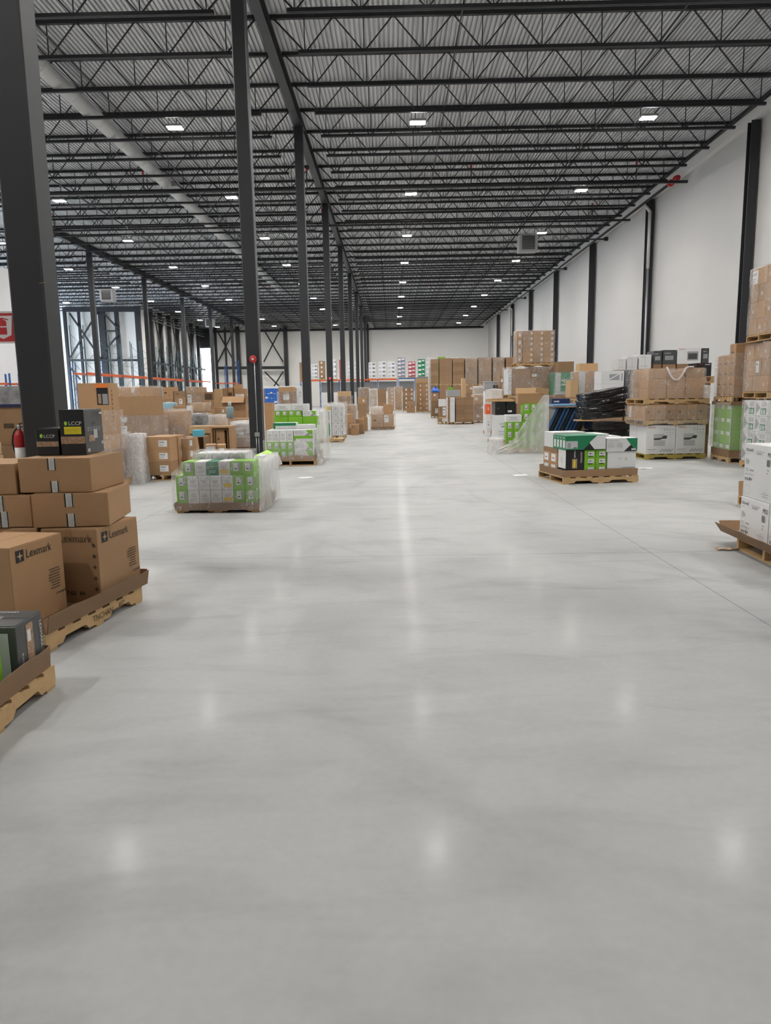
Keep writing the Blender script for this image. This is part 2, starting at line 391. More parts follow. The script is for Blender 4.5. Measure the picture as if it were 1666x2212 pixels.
# bridging angles running along the building between joists
for j, x in enumerate((-16.2, -9.9, 2.1, 8.3)):
    o = tag(one('joist_bridging', STEELJ, None, -.02, .02, 20, 117.6, 12.06, 12.10), f'thin dark bridging angle along the joists, {ORD[j]} from the left', 'bridging', 'joist bridging'); o.location.x = x

# ------------------------------------------------------------------ pipes, duct, heaters
for j, (y, e, h) in enumerate(((38.55, 14.85, 5), (46.6, 14.6, 5), (76.9, 14.6, 4), (94.0, 14.6, 4))):
    o = tag(empty('sprinkler_main', (0, y, 11.84)), f'black sprinkler main crossing under the joists, {ORD[j]} from the camera', 'pipe', 'sprinkler mains')
    bm = bmesh.new(); tube(bm, (-30, 0, 0), (e, 0, 0), .075 if j == 0 else .065); mk('pipe_run', bm, PIPE, o)
    for q in range(h):
        xx = -20.5+q*8.2
        bm = bmesh.new(); tube(bm, (xx, 0, .05), (xx, 0, .85), .028, 8); d = mk('hanger_drop', bm, PIPE, o)
        bm = bmesh.new(); tube(bm, (xx, 0, .85), (xx, 0, 1.0), .05, 8); mk('red_coupling', bm, RED, d)
o = tag(empty('sprinkler_wall_pipe', (14.74, 0, 12.30)), 'dark sprinkler pipe along the right wall under the joist ends', 'pipe')
bm = bmesh.new(); tube(bm, (0, 40.6, 0), (0, 116.6, 0), .075); mk('pipe_run', bm, PIPE, o)
for j, y in enumerate((39.5, 40.2)):
    bm = bmesh.new(); tube(bm, (0.04*j, y, 0), (0, y+.55, 0), .13); tube(bm, (0, y+.2, 0), (0, y+.3, 0), .17); mk('red_coupling', bm, RED, o)
for j, y in enumerate((54.4, 66.4, 85.5)):
    bm = bmesh.new(); tube(bm, (-2.2, y-1.5, -.3), (.15, y-1.5, -.3), .05); box(bm, .1, .34, y-1.62, y-1.38, -.42, -.18); mk('branch_stub', bm, PIPE, o)
bm = bmesh.new(); tube(bm, (0, 0, 0), (0, 60, 0), .275, 24)
for i in range(0, 25): tube(bm, (0, i*2.44+1.0, 0), (0, i*2.44+1.06, 0), .285, 24)
o = tag(empty('ventilation_duct', (-11.284, 17, 12.36)), 'round pale galvanised duct threaded through the joists of the middle aisle', 'duct')
mk('duct_tube', bm, GALV, o, True)
for i, y in enumerate((22.0, 24.4)):
    one('duct_register', HEATW, o, -.55 if i else .22, -.22 if i else .55, y, y+.7, -.12, .12)
# drain pipes on the right wall
for j, k in enumerate((3, 7)):
    y = Y1+k*BV-.30
    o = tag(empty('drain_pipe', (15.0, y, 0)), f'white drain pipe elbowing down the {("fourth", "eighth")[j]} right wall column', 'drain pipe', 'white drain pipes')
    bm = bmesh.new(); tube(bm, (-.05, 0, 0.02), (-.05, 0, 8.6), .06); mk('lower_pipe', bm, CONDUIT, o)
    bm = bmesh.new(); tube(bm, (-.05, 0, 8.6), (-.05, 0, 11.75), .085); tube(bm, (-.05, 0, 11.72), (-.32, 0, 12.06), .085); mk('white_pipe', bm, PIPEW, o)
def heater(px, py, z, label, s=1.0):
    d = ray(px, py); t = (z-CAMH)/d.z; x, y = d.x*t, d.y*t
    o = tag(empty('unit_heater', (x, y, z)), label, 'heater', 'ceiling unit heaters')
    one('casing', HEATW, o, -.62*s, .62*s, 0, .8, -.55*s, .55*s, bev=.03)
    one('black_grille', BLACK, o, -.42*s, .42*s, -.03, -.003, -.42*s, .45*s)
    bm = bmesh.new()
    for i in range(6): box(bm, -.42*s, .42*s, -.06, -.032, -.38*s+i*.145*s, -.36*s+i*.145*s)
    mk('louvre_slats', bm, STEELJ, o)
    for sx in (-.5, .5):
        bm = bmesh.new(); tube(bm, (sx*s, .4, .55*s), (sx*s, .4, 11.93-z), .012, 6); mk('hanger_rod', bm, STEELJ, o)
heater(1142, 524, 10.9, 'pale unit heater with black grille hanging near the right wall', .95)
heater(229, 637, 10.3, 'unit heater with black grille hanging past the left column row', .9)
heater(452, 697, 11.0, 'pale unit heater hanging in front of the open dock door', .9)

# ------------------------------------------------------------------ high-bay lights
LDATA = bpy.data.lights.new('led_light', 'AREA'); LDATA.shape = 'RECTANGLE'; LDATA.size = .54; LDATA.size_y = .36; LDATA.energy = 105; LDATA.color = (1, .975, .935); LDATA.spread = rad(130)
def light(x, y, label, z=11.80):
    o = tag(empty('high_bay_light', (x, y, z)), label, 'light', 'high bay lights')
    one('housing', HEATW, o, -.32, .32, -.22, .22, .012, .10, bev=.02)
    bm = bmesh.new(); box(bm, -.27, .27, -.18, .18, 0, .012); mk('led_lens', bm, LAMP, o)
    la = bpy.data.objects.new('led_light', LDATA); C.objects.link(la); la.parent = o; la.location.z = -.008
    for s in (-.25, .25):
        bm = bmesh.new(); tube(bm, (s, 0, .10), (s*.3, 0, DZ-z-.02), .006, 6); mk('hanging_wire', bm, STEELJ, o)
    return o
LXS = [(1.13, 'over the centre aisle'), (-8.15, 'over the middle aisle'), (9.87, 'near the right wall'), (-17.1, 'beside the left column row'), (-25.4, 'beyond the left column row'), (-34.4, 'in the far left corner')]
proto = None
for x, wh in LXS:
    for k in range(-3, 9):
        y = 29.75+9.95*k
        if k == -3 and abs(x) < 3: continue
        if x < -30 and (y > 89 or y < 20): continue
        nth = f'{ORD[k]} visible from the camera' if k >= 0 else f'{ORD[-k-1]} one overhead behind the visible ones'
        lb = f'bright LED high-bay light {wh}, {nth}'
        if proto is None: proto = light(x, y, lb)
        else:
            c = dup(proto); c.location = (x, y, 11.80); c['label'] = lb

# ------------------------------------------------------------------ left walls: wind columns and bracing
WY = 90.0
def wx(px, Y=WY): return at(px, 740, Y)[0]
def post(x, y, label, w=.4, top=12.6, d=.4):
    o = tag(empty('wind_column', (x, y, 0)), label, 'column', 'wind columns on the left walls', 'thing')
    one('shaft', STEELJ, o, -w/2, w/2, -d/2, d/2, .02, top); one('base_plate', STEELJ, o, -w/2-.1, w/2+.1, -d/2-.1, d/2+.1, 0.001, .02)
for px, w, lb in ((147, .3, 'dark wind column at the near end of the recessed left wall'), (177, .22, 'slim dark wind column in the middle of the first cross brace'), (226, .75, 'heavy dark column between two braces on the left wall'), (258, .42, 'dark wind column carrying the knee of the second brace'), (303, .6, 'heavy corner column where the left wall turns back')):
    post(wx(px), WY-.3, lb, w)
def brace(label, pts, y=None, x=None, w=.2):
    o = tag(empty('wall_brace', (0, 0, 0)), label, 'brace', 'steel wall braces', 'thing')
    for a, b in pts:
        bm = bmesh.new(); bar(bm, a, b, .12, w); mk('brace_member', bm, STEELJ, o)
def P(px, py, Y=WY-.62): x, z = at(px, py, Y); return (x, Y, z)
brace('big X-shaped steel brace on the first bay of the left wall', [(P(150, 676), P(220, 778)), (P(212, 672), P(150, 775))])
brace('small lower brace near the floor under the first X brace', [(P(150, 792), P(174, 820))])
brace('K-shaped steel brace with its knee on the second bay of the left wall', [(P(224, 676), P(255, 710)), (P(255, 724), P(226, 758)), (P(222, 715), P(256, 715))])
brace('long horizontal girt across the recessed left wall', [(P(148, 778, WY-.85), P(302, 778, WY-.85))], w=.25)
brace('dark eave beam along the top of the recessed left wall', [(P(140, 668, WY-1.05), P(303, 668, WY-1.05))], w=.6)
for i in range(7):
    y = 93.4+3.7*i; y2 = y+3.7
    post(-29.98, y, f'dark wind column on the receding left wall, {ORD[i]} past the corner', .45, 12.6, .5)
    if i in (0, 2, 4):
        brace(f'tall crossed bracing on the receding left wall, {ORD[i//2]} braced bay', [((-29.55, y, 11.8), (-29.55, y2, 5.2)), ((-29.55, y2, 11.8), (-29.55, y, 5.2)), ((-29.55, y, 5.0), (-29.55, y2, .3))], w=.22)
brace('long horizontal girt along the receding left wall', [((-29.35, 91, 6.0), (-29.35, 116.6, 6.0))], w=.28)
brace('silver pipe bundle under the eave of the receding left wall', [((-29.15, 91, 11.75-.35*i), (-29.15, 116.6, 11.75-.35*i)) for i in range(3)], w=.12)
FY = 117.5
for px, w, lb in ((466, .35, 'dark column beside the open dock door'), (487, .25, 'slim post in the middle of the first far wall brace'), (514, .6, 'wide dark column right of the first far wall brace'), (617, .6, 'wide dark column at the end of the braced far wall')):
    post(wx(px, FY), FY, lb, w)
brace('X-shaped brace beside the open dock door on the far wall', [(P(469, 714, FY-.4), P(508, 785, FY-.4)), (P(506, 712, FY-.4), P(469, 786, FY-.4))])
brace('upper X-shaped brace on the far wall behind the second centre column', [(P(570, 712, FY-.4), P(612, 782, FY-.4)), (P(607, 709, FY-.4), P(570, 782, FY-.4))])
brace('lower X-shaped brace on the far wall behind the second centre column', [(P(572, 803, FY-.4), P(607, 838, FY-.4)), (P(612, 802, FY-.4), P(590, 838, FY-.4))])
brace('horizontal girt across the braced far wall', [(P(469, 795, FY-.6), P(616, 794, FY-.6))], w=.45)
brace('long eave beam above the far wall', [((-29.9, FY-.8, 11.8), (14.4, FY-.8, 11.8))], w=.3)

# tall white plastic sheet partition to the left
bm = bmesh.new(); cols = []
for i in range(63):
    y = 20+i*.5; a = .10*math.sin(y*2.1)+.06*math.sin(y*5.3)
    fl = 0
    col = []
    for j in range(13):
        z = .02+j*.79; yy = y
        if i > 54: yy = y - (i-54)/8*1.6*math.sin(min(1, max(0, (z)/9.5))*math.pi)*.9
        col.append((-23.2+a*(.4+.6*z/9.5), yy, z))
    cols.append(col)
for s in (0, .05):
    vs = [[bm.verts.new((p[0]-s, p[1], p[2])) for p in col] for col in cols]
    for a, b in zip(vs, vs[1:]):
        for i in range(12): bm.faces.new([a[i], b[i], b[i+1], a[i+1]]).smooth = True
bmesh.ops.recalc_face_normals(bm, faces=bm.faces)
tag(mk('plastic_curtain', bm, CURT), 'tall white plastic sheet hung as a partition behind the big front column', 'curtain')

# ------------------------------------------------------------------ pallet racks
def rack(loc, rz, nb, bl, h, dep, pm_, beams, label, lb=.12, board=None, ends=None):
    o = tag(empty('pallet_rack', loc, rz), label, 'rack', None)
    for i in range(nb+1):
        hh = h if ends is None else ends[i % len(ends)]
        f = empty('upright_frame'); f.parent = o; f.location = (i*bl, 0, 0)
        for yy in (0, dep): one('rack_post', pm_, f, -.038, .038, yy-.03, yy+.03, .01, hh)
        bm = bmesh.new(); z = .3; s = 0
        while z < hh-1.2:
            bar(bm, (0, .04 if s else dep-.04, z), (0, dep-.04 if s else .04, z+1.1), .024); bar(bm, (0, .04, z), (0, dep-.04, z), .022); z += 1.1; s = 1-s
        mk('brace_lattice', bm, pm_, f)
    for z, m, rng in beams:
        for i in rng:
            for yy in (-.02, dep+.02):
                one('load_beam', m, o, i*bl+.06, (i+1)*bl-.06, yy-.03, yy+.03, z-lb, z)
            if board: one('deck_board', GREYB, o, i*bl+.06, (i+1)*bl-.06, .02, dep-.02, z-.04, z-.001)
    if board:
        for i in board: one('grey_back_board', GREYB, o, i*bl+.1, (i+1)*bl-.1, dep-.1, dep-.07, 2.1, 3.5)
    return o
rack((-25.0, 60.5, 0), rad(90), 15, 2.75, 7.6, 1.1, STEELG, [(3.85, RACKO, range(15))], 'long empty rack with teal uprights and orange beams before the left wall', .16, ends=[7.6, 6.9, 7.3])
rack((wx(455, 100), 100, 0), 0, 3, 1.7, 6.4, 1.1, RACKB, [(3.6, RACKO, range(2))], 'blue upright frames of an empty rack beside the open dock door', ends=[5.6, 6.0, 6.6, 5.2])
rack((wx(148, 70), 70, 0), 0, 1, 2.6, 5.2, 1.1, RACKB, [], 'blue rack uprights standing before the left wall end')
rack((at(-8, 820, 36)[0], 36, 0), 0, 1, .66, 2.95, .9, RACKB, [(2.5, RACKO, range(1))], 'short blue rack frame at the photo edge behind the extinguisher column', .1)
RY = 104
rx0, rx1 = wx(646, RY), wx(857, RY); bl = (rx1-rx0)/5
rack((rx0, RY, 0), 0, 5, bl, 5.0, 1.2, RACKB, [(3.85, RACKO, range(5))], 'far rack with orange beams and printed loads on top', .18, board=[1, 2, 3, 4], ends=[3.86])
bx1 = wx(932, RY)
rack((rx1+.2, RY, 0), 0, 2, (bx1-rx1-.2)/2, 4.0, 1.2, RACKB, [(3.95, RACKB, range(2))], 'far rack with blue beams beside the brown carton wall', .16, board=[0, 1], ends=[3.96])

# ------------------------------------------------------------------ cartons, pallets, film
MC = {}
def carton_mesh(w, d, h, mat, flaps=True, bev=.004):
    k = (round(w, 3), round(d, 3), round(h, 3), mat.name, flaps)
    if k in MC: return MC[k]
    bm = bmesh.new(); t = .004 if flaps else 0
    box(bm, -w/2, w/2, -d/2, d/2, 0, h-t, bev=min(bev, h*.1))
    if flaps:
        g = .003
        if w >= d: box(bm, -w/2+.003, w/2-.003, -d/2+.003, -g, h-t, h); box(bm, -w/2+.003, w/2-.003, g, d/2-.003, h-t, h)
        else: box(bm, -w/2+.003, -g, -d/2+.003, d/2-.003, h-t, h); box(bm, g, w/2-.003, -d/2+.003, d/2-.003, h-t, h)
    me = bpy.data.meshes.new('carton'); bm.normal_update(); bm.to_mesh(me); bm.free(); me.materials.append(mat); MC[k] = me
    me['dim'] = (w, d, h)
    return me
class Fr:
    def __init__(s, x, y, rot=0): s.x, s.y, s.r = x, y, rad(rot); s.c, s.s = math.cos(s.r), math.sin(s.r)
    def p(s, a, b): return s.x+a*s.c-b*s.s, s.y+a*s.s+b*s.c
CN = ['cardboard_carton']
def carton(fr, lx, ly, z, w, d, h, mat, label, group=None, name=None, cat='box', rot=0, flaps=True, deco=None):
    o = link(name or CN[0], carton_mesh(w, d, h, mat, flaps))
    x, y = fr.p(lx+w/2, ly+d/2); o.location = (x, y, z+.0005); o.rotation_euler.z = fr.r+rad(rot)
    tag(o, label, cat, group, 'thing'); o['dim'] = (w, d, h)
    if deco:
        for f in (deco if isinstance(deco, (list, tuple)) else [deco]): f(o, w, d, h)
    return o
E = .0016
def face(w, d, h, f):
    return {'F': (Vector((-w/2, -d/2-E, 0)), Vector((1, 0, 0)), Vector((0, 0, 1))), 'B': (Vector((w/2, d/2+E, 0)), Vector((-1, 0, 0)), Vector((0, 0, 1))),
            'R': (Vector((w/2+E, -d/2, 0)), Vector((0, 1, 0)), Vector((0, 0, 1))), 'L': (Vector((-w/2-E, d/2, 0)), Vector((0, -1, 0)), Vector((0, 0, 1))),
            'T': (Vector((-w/2, -d/2, h+E)), Vector((1, 0, 0)), Vector((0, 1, 0)))}[f]
def decal(o, name, w, d, h, f, polys, lift=0):
    """flat print on one face; polys: (u0,v0,u1,v1,mat) or ([(u,v)..],mat)"""
    O, u, v = face(w, d, h, f); n = u.cross(v); bm = bmesh.new(); mats = []
    for q in polys:
        m = q[-1]
        if m not in mats: mats.append(m)
        pts = q[0] if len(q) == 2 else [(q[0], q[1]), (q[2], q[1]), (q[2], q[3]), (q[0], q[3])]
        bm.faces.new([bm.verts.new(O + u*a + v*b + n*lift) for a, b in pts]).material_index = mats.index(m)
        lift += .0005
    return mk(name, bm, mats, o)
def text(o, name, s, w, d, h, f, u0, v0, size, mat, ang=0, lift=.002, sx=1):
    cu = bpy.data.curves.new('t', 'FONT'); cu.body = s; cu.size = size; cu.resolution_u = 2
    t = bpy.data.objects.new('t', cu); me = bpy.data.meshes.new_from_object(t)
    bpy.data.objects.remove(t); bpy.data.curves.remove(cu)
    O, u, v = face(w, d, h, f); n = u.cross(v); c, s_ = math.cos(ang), math.sin(ang)
    for vt in me.vertices:
        a, b = vt.co.x*sx, vt.co.y
        vt.co = O + u*(u0+a*c-b*s_) + v*(v0+a*s_+b*c) + n*lift
    me.materials.clear(); me.materials.append(mat)
    return link(name, me, o)
def lines(o, w, d, h, f, u0, v0, n, dv, L, t, mat, name='printed_text', step=None):
    decal(o, name, w, d, h, f, [(u0+random.random()*L*.25, v0+i*dv, u0+L*(.7+.3*random.random()), v0+i*dv+t, mat) for i in range(n)], .001)
# decorations
def d_tape(o, w, d, h):
    b = min(.05, w*.2)/2; q = min(.07, h*.3)
    if w >= d: decal(o, 'packing_tape', w, d, h, 'T', [(0, d/2-b, w, d/2+b, TAPE)]); decal(o, 'packing_tape', w, d, h, 'R', [(d/2-b, h-q, d/2+b, h, TAPE)])
    else: decal(o, 'packing_tape', w, d, h, 'F', [(w/2-b, h-q, w/2+b, h, TAPE), (w/2-b, 0, w/2+b, q, TAPE)])
def d_label(o, w, d, h, f='F', u=.5, v=.3, a=.3, b=.45):
    W = w if f in 'FB' else d
    decal(o, 'shipping_label', w, d, h, f, [(W*u, h*v, W*(u+a), h*(v+b), WPAPER), (W*(u+.06*a), h*(v+.62*b), W*(u+.7*a), h*(v+.82*b), GREYP), (W*(u+.06*a), h*(v+.15*b), W*(u+.5*a), h*(v+.22*b), GREYP), (W*(u+.06*a), h*(v+.35*b), W*(u+.6*a), h*(v+.42*b), GREYP)])
def d_lab(f='F', u=.5, v=.3, a=.3, b=.45): return lambda o, w, d, h: d_label(o, w, d, h, f, u, v, a, b)
def d_wtape(*us):              # white printed tape tabs on the front, top and bottom edges
    def g(o, w, d, h):
        for u, v0, v1 in us:
            decal(o, 'printed_tape', w, d, h, 'F', [(u-.033, v0*h, u+.033, v1*h, TAPEW), (u-.033, v0*h, u-.022, v1*h, INK), (u+.021, v0*h, u+.03, v1*h, INK), (u-.012, v0*h+.01, u+.012, v1*h-.01, LGREY)])
    return g
def d_toner(o, w, d, h, f='F'):
    W = w if f in 'FB' else d
    decal(o, 'printed_label', w, d, h, f, [(W*.26, h*.30, W*.80, h*.88, WHITE), (W*.66, h*.32, W*.84, h*.86, GREYP), (W*.36, h*.42, W*.56, h*.52, INK), (W*.33, h*.62, W*.60, h*.67, LGREY)])
def d_toner2(o, w, d, h):      # label with a black bar at its foot
    decal(o, 'printed_label', w, d, h, 'F', [(w*.34, h*.20, w*.88, h*.80, WHITE), (w*.34, h*.12, w*.78, h*.24, INK), (w*.45, h*.45, w*.60, h*.60, INK), (w*.66, h*.42, w*.72, h*.62, GREYP)])
def d_whiteprint(o, w, d, h):
    decal(o, 'printed_text', w, d, h, 'F', [(w*.22, h*.60, w*.70, h*.68, LGREY), (w*.30, h*.50, w*.66, h*.56, GREYP), (w*.18, h*.30, w*.80, h*.36, LGREY), (w*.18, h*.20, w*.75, h*.25, LGREY)])
def d_yellow(o, w, d, h):
    d_whiteprint(o, w, d, h); decal(o, 'yellow_label', w, d, h, 'F', [(w*.16, h*.14, w*.88, h*.44, GOLD)], .003)
def d_kit(col, dark, f='F'):   # kit carton: white arrow panel, coloured corner, dark triangle
    def g(o, w, d, h):
        W = w if f in 'FB' else d
        decal(o, 'printed_pattern', w, d, h, f, [([(W*.62, h*.99), (W*.99, h*.99), (W*.99, h*.05), (W*.78, h*.5)], col), ([(W*.56, h*.02), (W*.98, h*.02), (W*.78, h*.5)], dark), (W*.80, h*.10, W*.94, h*.22, WHITE)])
        decal(o, 'printed_text', w, d, h, f, [(W*.06, h*.80, W*.40, h*.85, LGREY)]+[(W*(.05+.27*c), h*(.35+.09*r), W*(.24+.27*c), h*(.39+.09*r), LGREY) for c in (0, 1) for r in range(4)], .002)
    return g
def d_seam(o, w, d, h):        # centre seam and hand marks of a plain carton
    decal(o, 'printed_marking', w, d, h, 'F', [(w*.2, h*.45, w*.42, h*.58, INKB), (w*.62, h*.25, w*.7, h*.3, INKB)])
def d_strip(o, w, d, h): decal(o, 'shipping_label', w, d, h, 'F', [(w*.74, h*.25, w*.97, h*.78, WPAPER)])
def pallet(fr, lx, ly, z, w, d, label, group=None, mat=None, notch='x', seen=True):
    """wooden pallet; stringers run along local x ('x') or y ('y')"""
    mat = mat or WOOD
    x, y = fr.p(lx+w/2, ly+d/2); o = empty('wooden_pallet', (x, y, z), fr.r); tag(o, label, 'pallet', group)
    H = .125; b = .018
    L, S = (w, d) if notch == 'x' else (d, w)
    def B(nm, a0, a1, c0, c1, z0, z1):
        bm = bmesh.new()
        box(bm, *((a0, a1, c0, c1, z0, z1) if notch == 'x' else (c0, c1, a0, a1, z0, z1)))
        return mk(nm, bm, mat, o)
    for i in range(3):
        c = -S/2+.02+(S-.04)*i/2; pts = []
        for t, zz in ((-.5, b), (-.36, b), (-.33, b+.038), (-.14, b+.038), (-.11, b), (.11, b), (.14, b+.038), (.33, b+.038), (.36, b), (.5, b), (.5, H-b), (-.5, H-b)): pts.append((t*L, zz))
        bm = bmesh.new(); prism(bm, pts, c-.02, c+.02, axis='y' if notch == 'x' else 'x'); mk('stringer', bm, mat, o)
    n = 7
    for i in range(n):
        bw = .09 if i not in (0, n-1) else .13; a = -L/2+.065+(L-.13)*i/(n-1); B('top_board', a-bw/2, a+bw/2, -S/2, S/2, H-b, H)
    for a in (-L/2+.06, 0, L/2-.06): B('bottom_board', a-.05, a+.05, -S/2, S/2, 0.0005, b)
    return o
PH = .126
def tray(fr, lx, ly, z, w, d, h, label, group=None, flare=.03, mat=None, hs=None, drop=0):
    """slip sheet with its four edges folded up around a load"""
    mat = mat or CARD2; x, y = fr.p(lx+w/2, ly+d/2); o = empty('cardboard_tray', (x, y, z), fr.r); tag(o, label, 'tray', group)
    one('tray_base', mat, o, -w/2, w/2, -d/2, d/2, .001, .005)
    hs = hs or {'F': h, 'B': h, 'L': h, 'R': h}
    for s, (a, b, n) in {'F': ((-w/2, -d/2), (w/2, -d/2), (0, -1)), 'B': ((w/2, d/2), (-w/2, d/2), (0, 1)), 'L': ((-w/2, d/2), (-w/2, -d/2), (-1, 0)), 'R': ((w/2, -d/2), (w/2, d/2), (1, 0))}.items():
        if s not in hs: continue
        bm = bmesh.new(); hh = hs[s]; f = flare; k = 10; rowsv = []
        for i in range(k+1):
            t = i/k; px_, py_ = a[0]+(b[0]-a[0])*t, a[1]+(b[1]-a[1])*t; j = .012*noise.noise(Vector((px_*5+lx, py_*5+ly, hh*9)))
            q = []
            for off in (.002, .008):
                q.append(bm.verts.new((px_+n[0]*off, py_+n[1]*off, -drop))); q.append(bm.verts.new((px_+n[0]*(off+f), py_+n[1]*(off+f), hh+j)))
            rowsv.append(q)
        for p, q in zip(rowsv, rowsv[1:]):
            for fc in ((p[0], p[1], q[1], q[0]), (p[2], q[2], q[3], p[3]), (p[1], p[3], q[3], q[1]), (p[0], q[0], q[2], p[2])): bm.faces.new(fc)
        for q in (rowsv[0], rowsv[-1]): bm.faces.new((q[0], q[2], q[3], q[1]))
        bmesh.ops.recalc_face_normals(bm, faces=bm.faces); mk('folded_edge', bm, mat, o)
    return o
def film(fr, lx, ly, z0, w, d, h, label, mat=None, off=.018, amp=.02, skirt=0, top=True, group='stretch wrap', seed=None, cut=None, taper=0):
    """stretch wrap pulled around a load: a crinkled skin with a little slack; cut(u,z) lowers its upper edge"""
    x, y = fr.p(lx+w/2, ly+d/2); o0 = (seed or (x*3.1+y)); bm = bmesh.new()
    hw, hd = w/2+off, d/2+off; step = max(.05, min(.14, (w+d)/16)); per = []
    def seg(a, b):
        n = max(3, int((Vector(b)-Vector(a)).length/step)); return [(a[0]+(b[0]-a[0])*i/n, a[1]+(b[1]-a[1])*i/n) for i in range(n)]
    c = .03
    for a, b in (((-hw+c, -hd), (hw-c, -hd)), ((hw, -hd+c), (hw, hd-c)), ((hw-c, hd), (-hw+c, hd)), ((-hw, hd-c), (-hw, -hd+c))): per += seg(a, b)+[b]
    nz = max(4, int(h/step)); rows_ = []
    for j in range(nz+1):
        z = z0+h*j/nz+(off*.6 if j == nz else 0); r = []
        for i, (a, b) in enumerate(per):
            q = Vector((a*4, b*4, z*4+o0)); n1 = noise.noise(q)+.5*noise.noise(q*2.7)
            fl = 1+skirt*(1-j/nz)**3-taper*(j/nz)
            k = amp*(n1*.6+.6)
            L = math.hypot(a, b) or 1
            zz = z if cut is None else z0+(z-z0)*cut(a/hw, b/hd)
            r.append(bm.verts.new((a*fl+a/L*k, b*fl+b/L*k, zz)))
        rows_.append(r)
    m = len(per)
    for p, q in zip(rows_, rows_[1:]):
        for i in range(m): bm.faces.new([p[i], p[(i+1) % m], q[(i+1) % m], q[i]]).smooth = True
    if top:
        cz = bm.verts.new((0, 0, z0+h+off+amp*.4)); r = rows_[-1]
        for i in range(m): bm.faces.new([r[i], r[(i+1) % m], cz])
    o = mk('stretch_film', bm, mat or FILM); o.location = (x, y, 0); o.rotation_euler.z = fr.r
    return tag(o, label, 'plastic wrap', group, 'thing')
def acr(i, n, a='from the left'):
    if n == 1: return ''
    if n == 2: return ('left', 'right')[i]
    return 'leftmost' if i == 0 else 'rightmost' if i == n-1 else f'{ORD[i]} {a}'
def lev(k, n):
    if n == 1: return ''
    return {2: ['bottom', 'top'], 3: ['bottom', 'middle', 'top'], 4: ['bottom', 'second', 'third', 'top']}.get(n, ['bottom']+ORD[1:n-1]+['top'])[k]+' row'
def grid(fr, lx, ly, z, w, d, h, nx, ny, nz, mat, desc, where, group, deco=None, g=.005, name=None, only_front=False, flaps=True, cat='box', side=None):
    """cartons of one kind in rows; desc(i,k) or str; unseen inner ones are left out. w,d,h: one carton. Returns the top height"""
    for k in range(nz):
        for j in range(ny):
            for i in range(nx):
                if j and not only_front and not (k == nz-1 or (side == 'L' and i == 0) or (side == 'R' and i == nx-1)): continue
                if j and only_front: continue
                m = mat(i, j, k) if callable(mat) else mat
                de = deco(i, j, k) if callable(deco) and getattr(deco, 'pick', 0) else deco
                t = desc(i, j, k) if callable(desc) else desc
                back = '' if j == 0 else 'one deeper' if j == 1 else 'two deeper'
                lb = ', '.join(s for s in (t, ' '.join(s for s in (lev(k, nz), acr(i, nx), back) if s), where) if s)
                carton(fr, lx+i*w+g/2, ly+j*d+g/2, z+k*h, w-g, d-g, h-.001, m, lb, group, name, cat, 0, flaps, de if j == 0 or side else None)
    return z+nz*h
def pick(f): f.pick = 1; return f

# ================================================================== LOADS
def xs(p0, p1, Y, py=900): return at(p0, py, Y)[0], at(p1, py, Y)[0]
def zz(py, Y, px=833): return at(px, py, Y)[1]

# ---- near left pallet with toner cartons
f = Fr(-3.16, 2.71); g = 'cartons on the near left pallet'
pallet(f, 0, 0, 0, 1.22, 1.22, 'pine pallet with dark-grey and green cartons at the left photo edge', None, None, 'y')
tray(f, .01, .01, PH, 1.19, 1.19, .12, 'folded cardboard tray under the dark-grey carton at the left photo edge', None, .008)
def d_darkbox(o, w, d, h):
    decal(o, 'photo_panel', w, d, h, 'R', [(d*.36, 0.02, d*.62, h*.92, PHOTO), (d*.40, h*.62, d*.52, h*.82, WPAPER)])
    text(o, 'lettering', 'LEXMARK', w, d, h, 'R', d*.86, h*.86, .035, WHITE, -math.pi/2)
    text(o, 'lettering', 'BLACK', w, d, h, 'R', d*.14, h*.5, .022, WHITE, -math.pi/2)
    text(o, 'lettering', 'LEXMARK', w, d, h, 'T', w*.60, d*.82, .03, WHITE)
    decal(o, 'photo_panel', w, d, h, 'T', [(w*.15, d*.25, w*.75, d*.6, PHOTOG)])
    decal(o, 'white_panel', w, d, h, 'F', [(w*.35, h*.12, w*.93, h*.88, LGREY)])
carton(f, .62, .90, PH+.006, .57, .285, .325, DGREY, 'large dark-grey toner carton with a photo stripe at the left photo edge', g, 'toner_carton', deco=d_darkbox)
def d_greenend(o, w, d, h): text(o, 'lettering', '24B6213', w, d, h, 'R', d*.55, h*.75, .03, WHITE, -math.pi/2)
carton(f, .80, .51, PH+.006, .36, .29, .27, LIME, 'lime green toner carton in front of the large dark-grey carton', g, 'toner_carton', deco=d_greenend)
carton(f, .35, .51, PH+.006, .40, .29, .20, BLACK, 'low black toner carton beside the lime one on the near left pallet', g, 'toner_carton')

